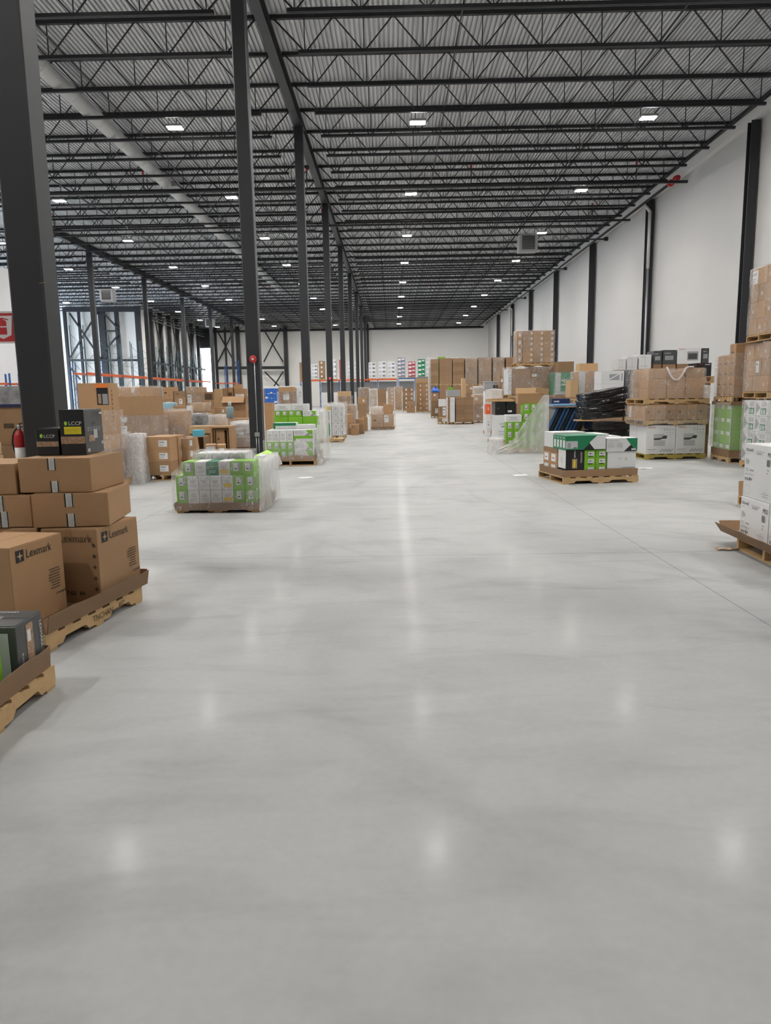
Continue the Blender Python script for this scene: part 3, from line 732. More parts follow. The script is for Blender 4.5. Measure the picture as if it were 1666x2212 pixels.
# ---- second left pallet: printer cartons, flat cartons, two black toner boxes
f = Fr(-2.24, 4.46, -9.8); g = 'cartons on the second left pallet'
pb = pallet(f, -1.02, 0, 0, 1.02, 1.22, 'pine pallet with stencilled side under the big printer cartons', None, None, 'y')
text(pb, 'stencil_lettering', 'TNCHAN', 1.02, 1.22, .12, 'R', .52, .045, .062, INKB, 0, .002)
text(pb, 'stencil_lettering', '457', 1.02, 1.22, .12, 'R', .86, .052, .058, INKB, 0, .002)
tray(f, -1.0, .01, PH, 1.0, 1.29, .115, 'cardboard tray with a torn lifted corner under the big printer cartons', None, .02)
def star(u, v, s):
    pts = []
    for i in range(8):
        r = s*(.42 if i % 2 == 0 else .12); a = i*math.pi/4; pts.append((u+r*math.sin(a), v+r*math.cos(a)))
    return pts
def d_printer(faces):
    def gg(o, w, d, h):
        for fc, ls in faces:
            W = w if fc in 'FB' else d; s = .078
            decal(o, 'logo', w, d, h, fc, [(W*.10, h*.80, W*.10+s, h*.80+s, INK), (star(W*.10+s/2, h*.80+s/2, s), CARD3)], .001)
            text(o, 'lettering', 'Lexmark', w, d, h, fc, W*.10+s+.02, h*.80+.014, .082, INKB if fc == 'F' else INK, 0, .002, .92)
            if ls:
                decal(o, 'printed_text', w, d, h, fc, [(W*.66+random.random()*.05, h*(.33+.035*i), W*(.88+.03*random.random()), h*(.336+.035*i)+.004, INKB) for i in range(8)], .001)
                text(o, 'lettering', 'Lexmark', w, d, h, fc, W*.78, h*.24, .034, INK, 0, .002)
                decal(o, 'printed_text', w, d, h, fc, [(W*.12, h*.08, W*.36, h*.095, INKB)], .001)
            else:
                decal(o, 'printed_marking', w, d, h, fc, [([(W*.93, h*(.16+.15*i)), (W*.965, h*(.19+.15*i)), (W*.93, h*(.22+.15*i)), (W*.895, h*(.19+.15*i))], INKB) for i in range(5)], .001)
                text(o, 'lettering', '40 B7 TGS  84', w, d, h, fc, W*.12, h*.10, .045, INK, 0, .002)
        d_tape(o, w, d, h)
    return gg
z0 = PH+.006
carton(f, -.67, 0.02, z0, .45, .545, .55, CARD, 'big brown printer carton closest to the camera, logo on its long side', g, deco=d_printer([('R', 1)]))
carton(f, -.48, .70, z0, .45, .57, .55, CARD, 'big brown printer carton behind, logo on two faces, at the tray corner', g, deco=d_printer([('F', 0), ('R', 1)]))
carton(f, -.96, .70, z0, .45, .57, .55, CARD, 'big brown printer carton hidden behind under the pair of flat cartons', g)
zt = z0+.55+.006
def flat(x, y, r, z, w, d, h, label, us, m=CARD):
    return carton(Fr(x, y, r), 0, 0, z, w, d, h, m, label, 'flat cartons on the second left pallet', deco=[d_wtape(*us)])
flat(-2.635, 5.22, 6, zt, .54, .64, .246, 'flat brown carton under the topmost one, resting on the printer cartons', [(.265, .60, 1, ), (.27, 0, .40)], CARD)
flat(-2.755, 5.31, -2, zt+.249, .54, .60, .252, 'topmost flat brown carton carrying the two black toner boxes', [(.255, .66, 1), (.265, 0, .34)], CARD)
flat(-3.215, 5.27, 0, zt, .55, .56, .235, 'lower flat brown carton of the pair cut by the left photo edge', [(.32, .5, 1), (.345, 0, .5)], CARD)
flat(-3.30, 5.30, 1, zt+.238, .52, .56, .225, 'upper flat brown carton of the pair cut by the left photo edge', [(.27, .55, 1), (.285, 0, .5)], CARD)
def d_lccp(big):
    def gg(o, w, d, h):
        t = .045 if not big else .052
        text(o, 'lettering', 'LCCP', w, d, h, 'F', w*.36, h*.66, t*.75, WHITE, 0, .002, 1.05)
        decal(o, 'logo', w, d, h, 'F', [([(w*.25+.012*math.cos(a*.785), h*.66+.014+.016*math.sin(a*.785)) for a in range(8)], LIMEL)], .001)
        if big:
            decal(o, 'yellow_label', w, d, h, 'F', [(w*.17, h*.46, w*.86, h*.66-.012, YEL)]+[(w*.22, h*(.48+.03*i), w*.78, h*(.485+.03*i), GOLD) for i in range(4)])
            decal(o, 'photo_strip', w, d, h, 'F', [(0.002, h*.25, w-.002, h*.41, PHOTO)])
            decal(o, 'hand_hole', w, d, h, 'R', [(d*.38, h*.66, d*.60, h*.71, BLACK)])
            decal(o, 'photo_panel', w, d, h, 'R', [(d*.18, h*.28, d*.50, h*.42, PHOTO), (d*.46, h*.34, d*.66, h*.54, LGREY), (d*.86, h*.18, d*.96, h*.25, LGREY), (d*.06, h*.06, d*.20, h*.13, LGREY)])
            decal(o, 'printed_text', w, d, h, 'R', [(d*(.12+.14*c), h*(.52+.035*r), d*(.22+.14*c), h*(.53+.035*r), LGREY) for c in range(5) for r in range(3)]+[(d*.78, h*.88, d*.92, h*.92, WHITE)], .001)
        else: decal(o, 'photo_strip', w, d, h, 'F', [(0.002, h*.33, w-.002, h*.52, PHOTO)])
    return gg
zb = zt+.249+.254
carton(Fr(-2.725, 5.56), 0, 0, zb, .172, .36, .205, BLACK, 'small black toner box with a gold photo strip on top of the flat cartons', 'black toner boxes', 'toner_carton', deco=d_lccp(0))
carton(Fr(-2.535, 5.56, 3), 0, 0, zb, .186, .40, .345, DGREY, 'tall black toner box with a yellow label on top of the flat cartons', 'black toner boxes', 'toner_carton', deco=[d_lccp(1), lambda o, w, d, h: decal(o, 'black_front', w, d, h, 'F', [(.001, .001, w-.001, h-.001, BLACK)], -.0008)])

# ---- left of / behind the first column
f = Fr(-4.75, 6.15); g = 'cartons left of the extinguisher column'
pallet(f, 0, 0, 0, 1.2, 1.0, 'pine pallet hidden behind the second left pallet')
z = grid(f, .02, .02, PH, .58, .48, .50, 2, 1, 2, CARD3, 'large light-brown carton', 'stack left of the extinguisher column', g)
carton(f, .40, .05, z, .74, .5, zz(966, 6.2, 20)-z+.02, CARD3, 'long flat light-brown carton below the fire extinguisher', g)
f = Fr(-5.42, 8.6); pallet(f, -.3, 0, 0, 1.2, 1.0, 'pine pallet behind the extinguisher column')
x0, x1 = xs(4, 62, 9.0, 900); f = Fr(x0, 8.7)
zA = zz(962, 8.8, 25); zB = zz(880, 8.8, 25); zC = zz(834, 8.8, 25)
carton(f, -.6, 0, PH, .9, .7, zA-PH, CARD2, 'wide dark-brown carton with torn lid behind the fire extinguisher', g)
carton(f, 0.02, .08, zA, .56, .5, zB-zA, CARD, 'brown carton with handwriting behind the fire extinguisher', g, deco=[d_seam])
carton(f, -.44, .1, zA, .42, .5, (zB-zA)*.8, WHITE, 'white and brown carton at the left photo edge behind the extinguisher', g, deco=[d_lab('F', .2, .3, .7, .5)])
carton(f, 0.0, .06, zB+.002, .54, .5, zC-zB, PHOTOG, 'carton with grey photo print and navy foot above the extinguisher', g, deco=lambda o, w, d, h: decal(o, 'navy_band', w, d, h, 'F', [(0.001, 0, w-.001, h*.14, NAVY)]))

# ---- fire extinguisher and its sign on the first column
o = tag(empty('fire_extinguisher', (XC-.178-.09, Y1-.06, .93)), 'red fire extinguisher hung on the left side of the big front column', 'fire extinguisher')
bm = bmesh.new(); lathe(bm, [(.055, 0), (.062, .012), (.062, .19)]); mk('label_sleeve', bm, WPAPER, o)
bm = bmesh.new(); lathe(bm, [(.0625, .19), (.0625, .30), (.055, .335), (.03, .36), (.022, .375)]); mk('cylinder_body', bm, RED, o)
bm = bmesh.new(); lathe(bm, [(.016, .375), (.022, .38), (.022, .42), (.012, .43)], 10); mk('valve', bm, CONDUIT, o)
bm = bmesh.new(); bar(bm, (-.01, 0, .43), (.08, 0, .455), .018, .012); bar(bm, (-.01, 0, .41), (.075, 0, .40), .018, .01); mk('squeeze_handle', bm, BLACK, o)
bm = bmesh.new(); pr = (-.02, 0, .40)
for a in range(1, 7):
    q = (-.02-.05*math.sin(a*.5), -.03, .40-.055*a+.01); tube(bm, pr, q, .009, 8, False); pr = q
mk('hose', bm, BLACK, o)
one('wall_bracket', STEEL, o, .064, .087, -.03, .03, .2, .34)
sx1, sz0 = at(48, 741, Y1-.05); sx0, sz1 = at(-6, 672, Y1-.05)
o = tag(empty('extinguisher_sign', (XC-.178, Y1-.02, sz0)), 'red sign with a white extinguisher pictogram sticking out from the big front column', 'sign')
W = .36; H = sz1-sz0
one('sign_panel', WPAPER, o, -W, -.003, -.004, .004, 0, H)
def sg(polys, nm, lift):
    bm = bmesh.new(); ms = []
    for pts, m in polys:
        if m not in ms: ms.append(m)
        bm.faces.new([bm.verts.new((-W+a*W, -.0045-lift, b*H)) for a, b in pts]).material_index = ms.index(m)
    mk(nm, bm, ms, o)
sg([([(.05, .06), (.95, .06), (.95, .94), (.05, .94)], REDP)], 'red_field', .0005)
sg([([(.26, .26), (.5, .14), (.74, .26), (.80, .86), (.20, .86)], WPAPER)], 'white_shield', .0012)
sg([([(.38, .28), (.62, .28), (.62, .50), (.38, .50)], REDP), ([(.38, .54), (.62, .54), (.62, .68), (.57, .73), (.43, .73), (.38, .68)], REDP), ([(.45, .73), (.53, .73), (.53, .80), (.45, .80)], REDP), ([(.30, .77), (.45, .74), (.45, .77), (.31, .81)], REDP), ([(.53, .76), (.68, .72), (.68, .75), (.53, .80)], REDP)], 'extinguisher_pictogram', .002)

# ---- second column: alarm bell, conduit, junction box
def bell(k, zb_, label, zl):
    y = Y1+k*BV-.178; x = XC+.02
    o = tag(empty('alarm_bell', (x, y, zb_)), f'red alarm bell on the {label}', 'alarm bell', 'alarm bells')
    for nm, pr, m in (('gong', [(.09, 0), (.10, .02), (.095, .045), (.06, .062), (.012, .07)], RED), ('back_box', [(.06, -.055), (.06, -.001)], RED), ('centre_nut', [(.028, .068), (.028, .078)], WPAPER)):
        bm = bmesh.new(); lathe(bm, pr, 24); s = mk(nm, bm, m, o); s.rotation_euler.x = rad(90); s.location.y = -.055
    o = tag(empty('conduit', (x+.02, y, 0)), f'grey conduit with a junction box down the {label}', 'conduit', 'conduits')
    bm = bmesh.new(); tube(bm, (0, -.02, zl+.1), (0, -.02, zb_-.09), .013, 8); mk('upper_pipe', bm, CONDUIT, o)
    one('junction_box', CONDUIT, o, -.07, .06, -.05, -.001, zl, zl+.11)
    for a in (-.035, .03):
        bm = bmesh.new(); tube(bm, (a, -.022, .04), (a, -.022, zl), .013, 8); mk('lower_pipe', bm, CONDUIT, o)
bell(1, at(545, 777, Y1+BV)[1], 'second centre column', .55); bell(3, at(711, 818, Y1+3*BV)[1], 'fourth centre column', 1.0)

# ---- tall carton with an orange printed panel, and the film-wrapped bundle beside it
Y = 13.3; x0, x1 = xs(166, 232, Y, 850); f = Fr(x0, Y, 4); g = 'tall wrapped load behind the black toner boxes'
pallet(f, -.3, 0, 0, 1.0, 1.0, 'pine pallet under the tall carton with an orange panel', notch='y')
zt = zz(827, Y, 200); w = x1-x0
carton(f, -.02, .05, PH, w+.06, .75, .55, CARD2, 'lower brown carton inside the wrapped load under the orange-panelled one', g)
carton(f, 0, .05, PH+.552, w, .55, zt-PH-.555, CARD, 'tall brown carton with an orange and black printed panel', g, deco=[lambda o, w, d, h: decal(o, 'printed_panel', w, d, h, 'F', [(w*.60, h*.68, w*.97, h*.97, BLACK), (w*.56, h*.93, w*.98, h*.985, ORANGE), (w*.78, h*.69, w*.95, h*.84, GREYP), (w*.64, h*.70, w*.74, h*.84, PHOTO)]), lambda o, w, d, h: lines(o, w, d, h, 'R', d*.2, h*.35, 9, h*.065, d*.12, h*.03, INKB)])
film(f, -.05, .0, .13, w+.14, .83, .85, 'clear film flaring out at the foot of the tall orange-panelled carton', FILM, skirt=.14, amp=.025, top=False)
film(f, -.03, .02, 1.0, w+.06, .62, zt-1.5, 'clear film around the waist of the tall orange-panelled carton', FILM, amp=.015, top=False)
x0, x1 = xs(276, 303, 13.95, 1000); f = Fr(x0, 13.95, 3)
carton(f, .02, .03, .002, x1-x0-.04, .40, .90, WHITE, 'white carton inside the crumpled film bundle by the labelled cartons', g, deco=d_lab('F', .2, .45, .6, .35))
film(f, 0, 0, .0, x1-x0, .46, .93, 'dense crumpled white film bundle beside the three labelled cartons', FILMD, amp=.035, skirt=.22)

# ---- three cartons with white labels on a pallet
Y = 14.35; x0, x1 = xs(309, 371, Y, 980); f = Fr(x0, Y, -3); g = 'labelled cartons on the pallet by the film bundle'
pallet(f, .0, .02, 0, .72, 1.2, 'pine pallet under the three labelled cartons', notch='y')
hh = (zz(944, Y, 340)-PH)/3
grid(f, 0, 0.02, PH, (x1-x0)*.96, .42, hh, 1, 1, 3, CARD, 'brown carton with a white label', 'pallet left of the wrapped green load', g, d_lab('F', .58, .22, .32, .5))
grid(f, 0.02, .46, PH, (x1-x0)*.96, .42, hh, 1, 1, 3, CARD, 'brown carton standing behind a labelled one', 'pallet left of the wrapped green load', g, d_lab('R', .3, .25, .4, .5))
grid(f, .56, .62, PH, .15, .5, hh*.9, 1, 1, 3, CARD2, 'darker brown carton at the side', 'pallet left of the wrapped green load', g, d_lab('R', .2, .3, .3, .5))

# ---- wrapped green toner load by the second column
f = Fr(-3.09, 10.16, -1); g = 'toner cartons on the wrapped green pallet'
pallet(f, .01, .02, 0, 1.18, 1.25, 'low pallet under the film-wrapped green toner load')
tray(f, .0, .0, PH, 1.19, 1.28, .02, 'ragged cardboard sheet under the wrapped green toner load', None, .012, CARD2, drop=.085)
sp = 1.14/7; zr = PH+.007; hr = .197
colr = lambda i: LIME if i in (0, 5, 6) else WHITE
@pick
def dt(i, j, k): return d_toner if i in (0, 5, 6) else (d_yellow if i == 4 else d_whiteprint)
grid(f, .02, .02, zr, sp, .40, hr, 7, 1, 2, lambda i, j, k: colr(i), lambda i, j, k: 'lime toner carton with label' if i in (0, 5, 6) else ('pale toner carton with yellow label' if i == 4 else 'plain pale toner carton'), 'wrapped green pallet', g, dt, name='toner_carton')
c3 = [LIME, WHITE, DGREEN, WHITE, LIME, LIME]; d3 = [d_toner, d_whiteprint, d_whiteprint, d_yellow, d_toner, d_toner]; n3 = ['lime toner carton with label', 'plain pale toner carton', 'green and white carton', 'pale toner carton with yellow label', 'lime toner carton with label', 'lime toner carton with label']
for i in range(6):
    carton(f, .13+i*.168, .03, zr+2*hr+.001, .163, .38, hr, c3[i], f'{n3[i]}, top front row, {acr(i, 6)}, wrapped green pallet', g, 'toner_carton', deco=d3[i])
for i in range(3):
    carton(f, .04+i*.37, .46, zr, .36, .76, 2*hr+.12, WHITE, f'long white toner carton, rear half of the wrapped green pallet, {acr(i, 3)}', g, 'toner_carton')
for i in range(3):
    carton(f, .18+i*.25, .50, zr+2*hr+.124, .24, .50, .155, (WHITE, WPAPER, WHITE)[i], f'carton lying flat on top of the wrapped green load, {acr(i, 3)}', g, 'toner_carton', deco=d_whiteprint)
film(f, -.01, .0, .045, 1.21, 1.27, zr+3*hr-.045, 'clear crinkled stretch film around the green toner load by the second column', FILM, amp=.014, skirt=.02, top=False, cut=lambda u, v: 1-.22*min(1, max(0, (-u-.8)/.1)))
film(f, .15, .48, zr+2*hr+.13, .80, .54, .165, 'clear film over the flat cartons on top of the green toner load', FILM, amp=.02)
film(f, 1.225, .02, .03, .03, 1.22, .72, 'milky loose film hanging on the right side of the green toner load', FILMW, amp=.025, skirt=.12, top=False)

# ---- fallen kit carton by the second column
o = carton(Fr(-2.93, 16.45), 0, 0, .0, .36, .74, .22, WHITE, 'white and green toner carton tipped over beside the second column', None, 'toner_carton')
w, d, h = .36, .74, .22
decal(o, 'printed_pattern', w, d, h, 'T', [([(0.005, d*.45), (w*.45, d-.005), (.005, d-.005)], LIMEL), ([(w-.005, d*.2), (w-.005, d-.005), (w*.5, d-.005), (w*.72, d*.4)], LIMEL), ([(.005, d*.30), (w*.6, d*.40), (.005, d*.88)], GREYP)])
decal(o, 'printed_text', w, d, h, 'F', [(w*.6, h*.4, w*.8, h*.6, LGREY)])
o.location = (-2.80, 16.42, .10); o.rotation_euler = (rad(6), rad(-20), rad(28))

# ---- second green load, beside the second and third columns
f = Fr(-3.0, 17.05, 0); g = 'toner cartons on the green pallet past the second column'
pallet(f, 0, 0, 0, 1.18, 1.95, 'pallet with open ends under the green and white load past the second column', notch='y')
tray(f, .02, .01, PH, 1.14, 1.90, .11, 'brown cardboard tray around the foot of the second green load', None, .006)
wb = 'green load past the second column'
h1 = zz(954, 17.1, 630)-PH-.012; zr = PH+.007
x0, x1 = xs(578, 638, 17.1, 960); sp = (x1-x0)/4
grid(f, .03, .03, zr, sp, .42, h1/2, 4, 1, 2, LIME, 'small lime toner carton', wb, g, d_toner, name='toner_carton')
kx = .03+4*sp+.004; kw = 1.13-kx
grid(f, kx, .03, zr, kw, .42, h1/2, 1, 1, 2, WHITE, 'white kit carton with dark triangle', wb, g, d_kit(LIME, GREYP), name='toner_carton')
z2 = zr+h1; h2 = zz(929, 17.15, 630)-z2
grid(f, .04, .05, z2, sp*.97, .40, h2, 4, 1, 1, WHITE, 'plain white carton in second layer', wb, g, d_whiteprint, name='toner_carton')
def d_bars(m):
    def gg(o, w, d, h): decal(o, 'printed_pattern', w, d, h, 'F', [(0, h*.55, w, h*.995, m), (0, h*.05, w*.10, h*.55, m), (w*.14, h*.08, w*.94, h*.5, LGREY)]+[(w*(.16+.13*i), h*.14, w*(.26+.13*i), h*.42, WHITE) for i in range(6)])
    return gg
carton(f, kx, .05, z2, kw, .40, h2*.5, WHITE, f'white carton with a lime band in the second layer, {wb}', g, 'toner_carton', deco=d_bars(LIME))
carton(f, kx, .06, z2+h2*.5, kw, .40, h2*.5, WHITE, f'flat white kit carton with a lime corner, {wb}', g, 'toner_carton', deco=d_kit(LIME, GREYP))
grid(f, .03, .50, zr, .37, .68, h1+h2, 3, 1, 1, WHITE, 'large white carton filling the middle', wb, g)
zq = z2+h2
carton(f, .12, .62, zq, .55, .45, .15, WHITE, f'white carton with a dark green band on top, {wb}', g, 'toner_carton', deco=d_bars(DGREEN))
carton(f, .68, .58, zq, .42, .50, .10, WHITE, f'white carton lying flat beside the dark green banded one, {wb}', g, 'toner_carton')
grid(f, .04, 1.22, zr, .36, .6, .98, 3, 1, 1, LIME, 'tall lime carton at the back', wb, g)
zq = zr+.98
grid(f, .06, 1.24, zq, .17, .4, .14, 4, 1, 1, LIME, 'lime carton in the rear layer', wb, g, d_toner, name='toner_carton')
carton(f, .76, 1.26, zq, .33, .4, .14, WHITE, f'white kit carton with an olive corner at the rear, {wb}', g, 'toner_carton', deco=d_kit(LIME, GREYP))
grid(f, .06, 1.28, zq+.142, .42, .4, .17, 2, 1, 1, WHITE, 'long pale carton on the very top', wb, g, d_whiteprint, name='toner_carton')
film(f, -.01, -.02, PH+.02, 1.18, .495, h1+.03, 'clear film around the front of the green load past the second column', FILM, top=False, amp=.01)
film(f, 1.23, .25, .03, .10, 1.65, 1.2, 'milky film hanging down the right side of the second green load', FILMW, amp=.04, top=False, skirt=.25, cut=lambda u, v: 1-.25*max(0, -v))

# ---- third load behind it, white cartons with yellow labels
Y = 27.6; x0, x1 = xs(703, 741, Y, 930); f = Fr(x0, Y, 0); g = 'white cartons by the fourth column'
W = x1-x0; pallet(f, 0, 0, 0, W+.05, 1.25, 'dark pallet under the tall white wrapped load by the fourth column', notch='y')
H = zz(876, Y, 720)-PH; wb = 'tall white load by the fourth column'
grid(f, 0, 0, PH, .24, .55, H/5, 1, 1, 5, WHITE, 'white carton with a yellow label', wb, g, lambda o, w, d, h: decal(o, 'yellow_label', w, d, h, 'F', [(w*.35, h*.2, w*.95, h*.85, GOLD)]))
grid(f, .25, 0, PH, .235, .55, H/5, 2, 1, 5, WHITE, 'white carton with grey print', wb, g, lambda o, w, d, h: decal(o, 'printed_text', w, d, h, 'F', [(0, 0, w*.06, h, GREYP), (0, 0, w, h*.05, GREYP), (w*.3, h*.12, w*.5, h*.88, LGREY), (w*.62, h*.2, w*.76, h*.8, PURP)]))
carton(f, -.02, .60, PH, W, .60, H+.06, WHITE, 'wide white carton at the back of the tall white load by the fourth column', g)
film(f, -.05, -.03, PH+.01, W+.13, 1.28, H+.09, 'clear film over the tall white load by the fourth column', FILM, amp=.03, top=True, cut=lambda u, v: 1)
x0, x1 = xs(690, 712, 25.5, 900); f = Fr(x0, 25.5)
pallet(f, -.1, 0, 0, .9, .9, 'pallet under the dark green and white carton near the fourth column')
carton(f, 0, .05, PH, x1-x0, .5, .55, WHITE, 'white carton with a green triangle left of the tall white load', g, 'toner_carton', deco=d_kit(DGREEN, GREYP))
carton(f, 0, .05, PH+.552, x1-x0, .5, .42, WHITE, 'grey and white carton upper one left of the tall white load', g, 'toner_carton', deco=d_kit(GREYP, GREYP))

# ---- generic stacks measured from the photo: one carton per level
def stack(p0, p1, Y, yt, dep, items, g, pal=True, rot=0, mat=None):
    """yt: tops of the levels in the photo, from the top down; items: (material, label, deco) likewise"""
    x0, x1 = xs(p0, p1, Y, yt[0]+10); fr = Fr(x0, Y, rot); z0 = PH if pal else .001
    if pal: pallet(fr, 0, 0, 0, x1-x0, dep, pal, notch=random.choice('xy'))
    zs = [zz(y, Y, (p0+p1)/2) for y in yt]+[z0]
    zs[-2] = max(zs[-2], z0+.12)
    for i in range(len(items)-1, -1, -1):
        it = items[i]; m, lb = it[0], it[1]
        carton(fr, 0.003*i, .003*i, zs[i+1], x1-x0-.006*i-.004, dep, zs[i]-zs[i+1]-.001, m, lb, g, deco=it[2] if len(it) > 2 else None, name=it[3] if len(it) > 3 else None)
    return fr, x1-x0, zs
g = 'cartons in the crowded middle aisle'; CN[0] = 'shipping_carton'
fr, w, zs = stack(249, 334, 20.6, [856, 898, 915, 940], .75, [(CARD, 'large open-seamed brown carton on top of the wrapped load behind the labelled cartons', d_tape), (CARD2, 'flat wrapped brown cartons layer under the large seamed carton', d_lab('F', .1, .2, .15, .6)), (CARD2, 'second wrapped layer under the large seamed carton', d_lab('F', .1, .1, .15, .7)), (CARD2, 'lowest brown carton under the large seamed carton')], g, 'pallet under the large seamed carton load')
decal(bpy.context.scene.objects[-1], 'x', 1, 1, 1, 'F', [(0, 0, .01, .01, CARD)]) if 0 else None
film(fr, -.05, -.02, .1, w+.12, .78, zs[1]-.1, 'clear film around the lower layers under the large seamed carton', FILM, amp=.03, top=False)
fr, w, zs = stack(251, 330, 22.6, [836, 858], .8, [(CARD, 'long brown carton with film and a small label behind the large seamed one', d_lab('F', .42, .45, .08, .45)), (CARD2, 'tall brown carton under the long filmed one')], g, 'pallet behind the large seamed carton')
film(fr, -.02, -.02, .5, w+.04, .84, zs[0]-.48, 'clear film trailing off the long brown carton at the back', FILM, amp=.04)
stack(250, 258, 19.9, [921], .4, [(RED, 'small red carton peeping under the large seamed carton')], g, False) if 0 else None
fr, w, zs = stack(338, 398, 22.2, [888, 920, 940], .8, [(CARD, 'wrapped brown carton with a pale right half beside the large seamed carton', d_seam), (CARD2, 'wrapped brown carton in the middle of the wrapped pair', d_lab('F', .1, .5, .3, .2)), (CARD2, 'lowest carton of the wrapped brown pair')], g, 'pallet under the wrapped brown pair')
film(fr, -.03, -.03, .1, w+.08, .86, zs[0]-.06, 'clear crinkled film around the wrapped brown pair', FILM, amp=.03)
stack(350, 374, 30, [836, 862, 884], .8, [(CARD, 'tall brown carton, topmost in the back row left of centre', d_seam), (CARD, 'brown carton below the topmost in the back row left of centre', d_seam), (CARD2, 'dark brown base carton in the back row left of centre')], g, 'pallet under the back row left of centre')
stack(376, 401, 30, [845, 857, 880], .8, [(CARD2, 'squat brown carton in the second back row pile', d_seam), (CARD, 'brown carton with a white label in the second back row pile', d_lab('F', .4, .3, .3, .5)), (CARD2, 'base carton in the second back row pile')], g, 'pallet under the second back row pile')
fr, w, zs = stack(403, 437, 30, [836, 849, 884], .8, [(CARD, 'brown carton with a white dot at the top of the third back row pile', d_lab('F', .3, .5, .1, .25)), (CARD, 'tall brown carton with label sheet in the third back row pile', d_lab('F', .05, .4, .25, .5)), (CARD2, 'base carton in the third back row pile')], g, 'pallet under the third back row pile')
film(fr, -.02, -.02, .4, w+.04, .84, zs[0]-.38, 'clear film half around the third back row pile', FILM, amp=.01, off=.008, top=False)
stack(441, 462, 29.2, [846, 864, 893], .7, [(CARD2, 'open dark-mouthed brown carton in the back row below the dock door', lambda o, w, d, h: decal(o, 'dark_opening', w, d, h, 'F', [(w*.08, h*.05, w*.85, h*.75, INKB)])), (CARD, 'brown carton under the dark-mouthed one', d_lab('F', .55, .6, .12, .3)), (CARD2, 'base carton under the dark-mouthed one')], g, 'pallet under the dark-mouthed carton')
stack(463, 477, 28.6, [840, 880], .6, [(CARD3, 'tall narrow tan carton beside the dark-mouthed one'), (CARD2, 'base carton under the tall narrow tan one')], g, 'pallet under the tall narrow tan carton')
fr, w, zs = stack(479, 531, 27.8, [857, 873, 890], .8, [(CARD2, 'wide open brown carton with a drooping flap', None), (CARD, 'brown carton under the drooping flap', d_seam), (CARD, 'base carton under the drooping flap')], g, 'pallet under the carton with the drooping flap')
bm = bmesh.new(); bar(bm, (0, -.22, zs[0]-.22), (0, .0, zs[0]+.01), w*.9, .006); o = mk('cardboard_flap', bm, CARD); o.parent = bpy.data.objects[[q.name for q in C.objects if q.get('label', '').startswith('wide open brown')][0]]
o.matrix_parent_inverse = Matrix.Identity(4); b = o.parent; o.location = (fr.x+w/2-b.location.x, fr.y-b.location.y, -b.location.z); o['label'] = 'drooping open flap'
def top3(p0, p1, Y, y0, y1, m, lb, dep=.4, deco=None, z=None):
    x0, x1 = xs(p0, p1, Y, y0); zb_ = zs[0] if z is None else z
    return carton(Fr(x0, Y), 0, 0, zb_, x1-x0, dep, max(.08, zz(y0, Y, p0)-zb_), m, lb, g, deco=deco)
a = top3(480, 490, 28.1, 839, 857, CARD2, 'brown carton standing left on the drooping-flap carton', .35)
b_ = top3(491, 504, 28.2, 846, 857, CARD, 'small open brown carton in the middle on the drooping-flap carton', .35, lambda o, w, d, h: decal(o, 'dark_opening', w, d, h, 'F', [(w*.15, h*.1, w*.8, h*.8, INKB)]))
c_ = top3(506, 530, 28.1, 840, 857, CARD, 'wide brown carton with a white strip on the drooping-flap carton', .4, d_lab('F', .1, .05, .75, .28))
top3(491, 503, 28.25, 837, 846, CARD, 'little brown carton balanced on the small open one', .3, z=b_.location.z+b_['dim'][2])
top3(505, 520, 28.2, 830, 840, CARD, 'topmost small brown carton left of the second column', .3, z=c_.location.z+c_['dim'][2])

# grey wrapped machine, white wrapped pieces, jug
x0, x1 = xs(402, 446, 23.4, 905); fr = Fr(x0, 23.4); w = x1-x0; zt = zz(891, 23.4, 424)
pallet(fr, 0, 0, 0, w, .7, 'pallet under the grey wrapped machine')
carton(fr, .02, .05, PH, w-.04, .6, .30, CARD, 'brown carton under the grey wrapped machine', g)
o = tag(empty('office_machine', (fr.x+w/2, fr.y+.33, PH+.302)), 'dark grey office machine wrapped in film among the cartons', 'machine')
hm = zt-PH-.302
bm = bmesh.new(); box(bm, -w*.46, w*.46, -.26, .26, 0, hm*.45, bev=.03); mk('machine_body', bm, BLACK, o)
bm = bmesh.new(); box(bm, -w*.42, w*.40, -.24, .24, hm*.46, hm*.92, bev=.06); mk('machine_cover', bm, DGREY, o)
bm = bmesh.new(); box(bm, -w*.3, w*.15, -.15, .1, hm*.925, hm*.95); mk('paper_sheet', bm, WPAPER, o)
film(fr, 0, .02, PH+.3, w, .62, hm*.95, 'clear film around the dark grey office machine', FILM, amp=.02)
x0, x1 = xs(449, 491, 24.3, 905); fr = Fr(x0, 24.3); w = x1-x0; zb_ = zz(918, 24.3, 470)
pallet(fr, 0, 0, 0, w, .8, 'pallet under the white wrapped cartons left of the jug')
carton(fr, 0, .02, PH, w, .7, zb_-PH, CARD, 'broad brown carton under the white wrapped cartons', g)
carton(fr, .05, .06, zb_, w*.4, .5, .26, CARD2, 'small brown carton within the white film left of the jug', g)
carton(fr, w*.45, .06, zb_, w*.5, .5, .22, CARD3, 'small pale carton within the white film left of the jug', g)
film(fr, .02, .0, zb_-.1, w-.02, .62, .42, 'crumpled milky film heaped over small cartons left of the jug', FILMW, amp=.06)
x0, x1 = xs(492, 536, 22.6, 910); fr = Fr(x0, 22.6); w = x1-x0; zj = zz(904, 22.6, 515)
pallet(fr, 0, 0, 0, w, .8, 'pallet under the carton with the grey-blue jug')
carton(fr, 0, 0, PH, w, .6, zj-PH, CARD, 'long brown carton carrying the grey-blue jug', g, deco=d_seam)
jx = at(496, 890, 22.8)[0]; hj = zz(866, 22.8, 497)-zj
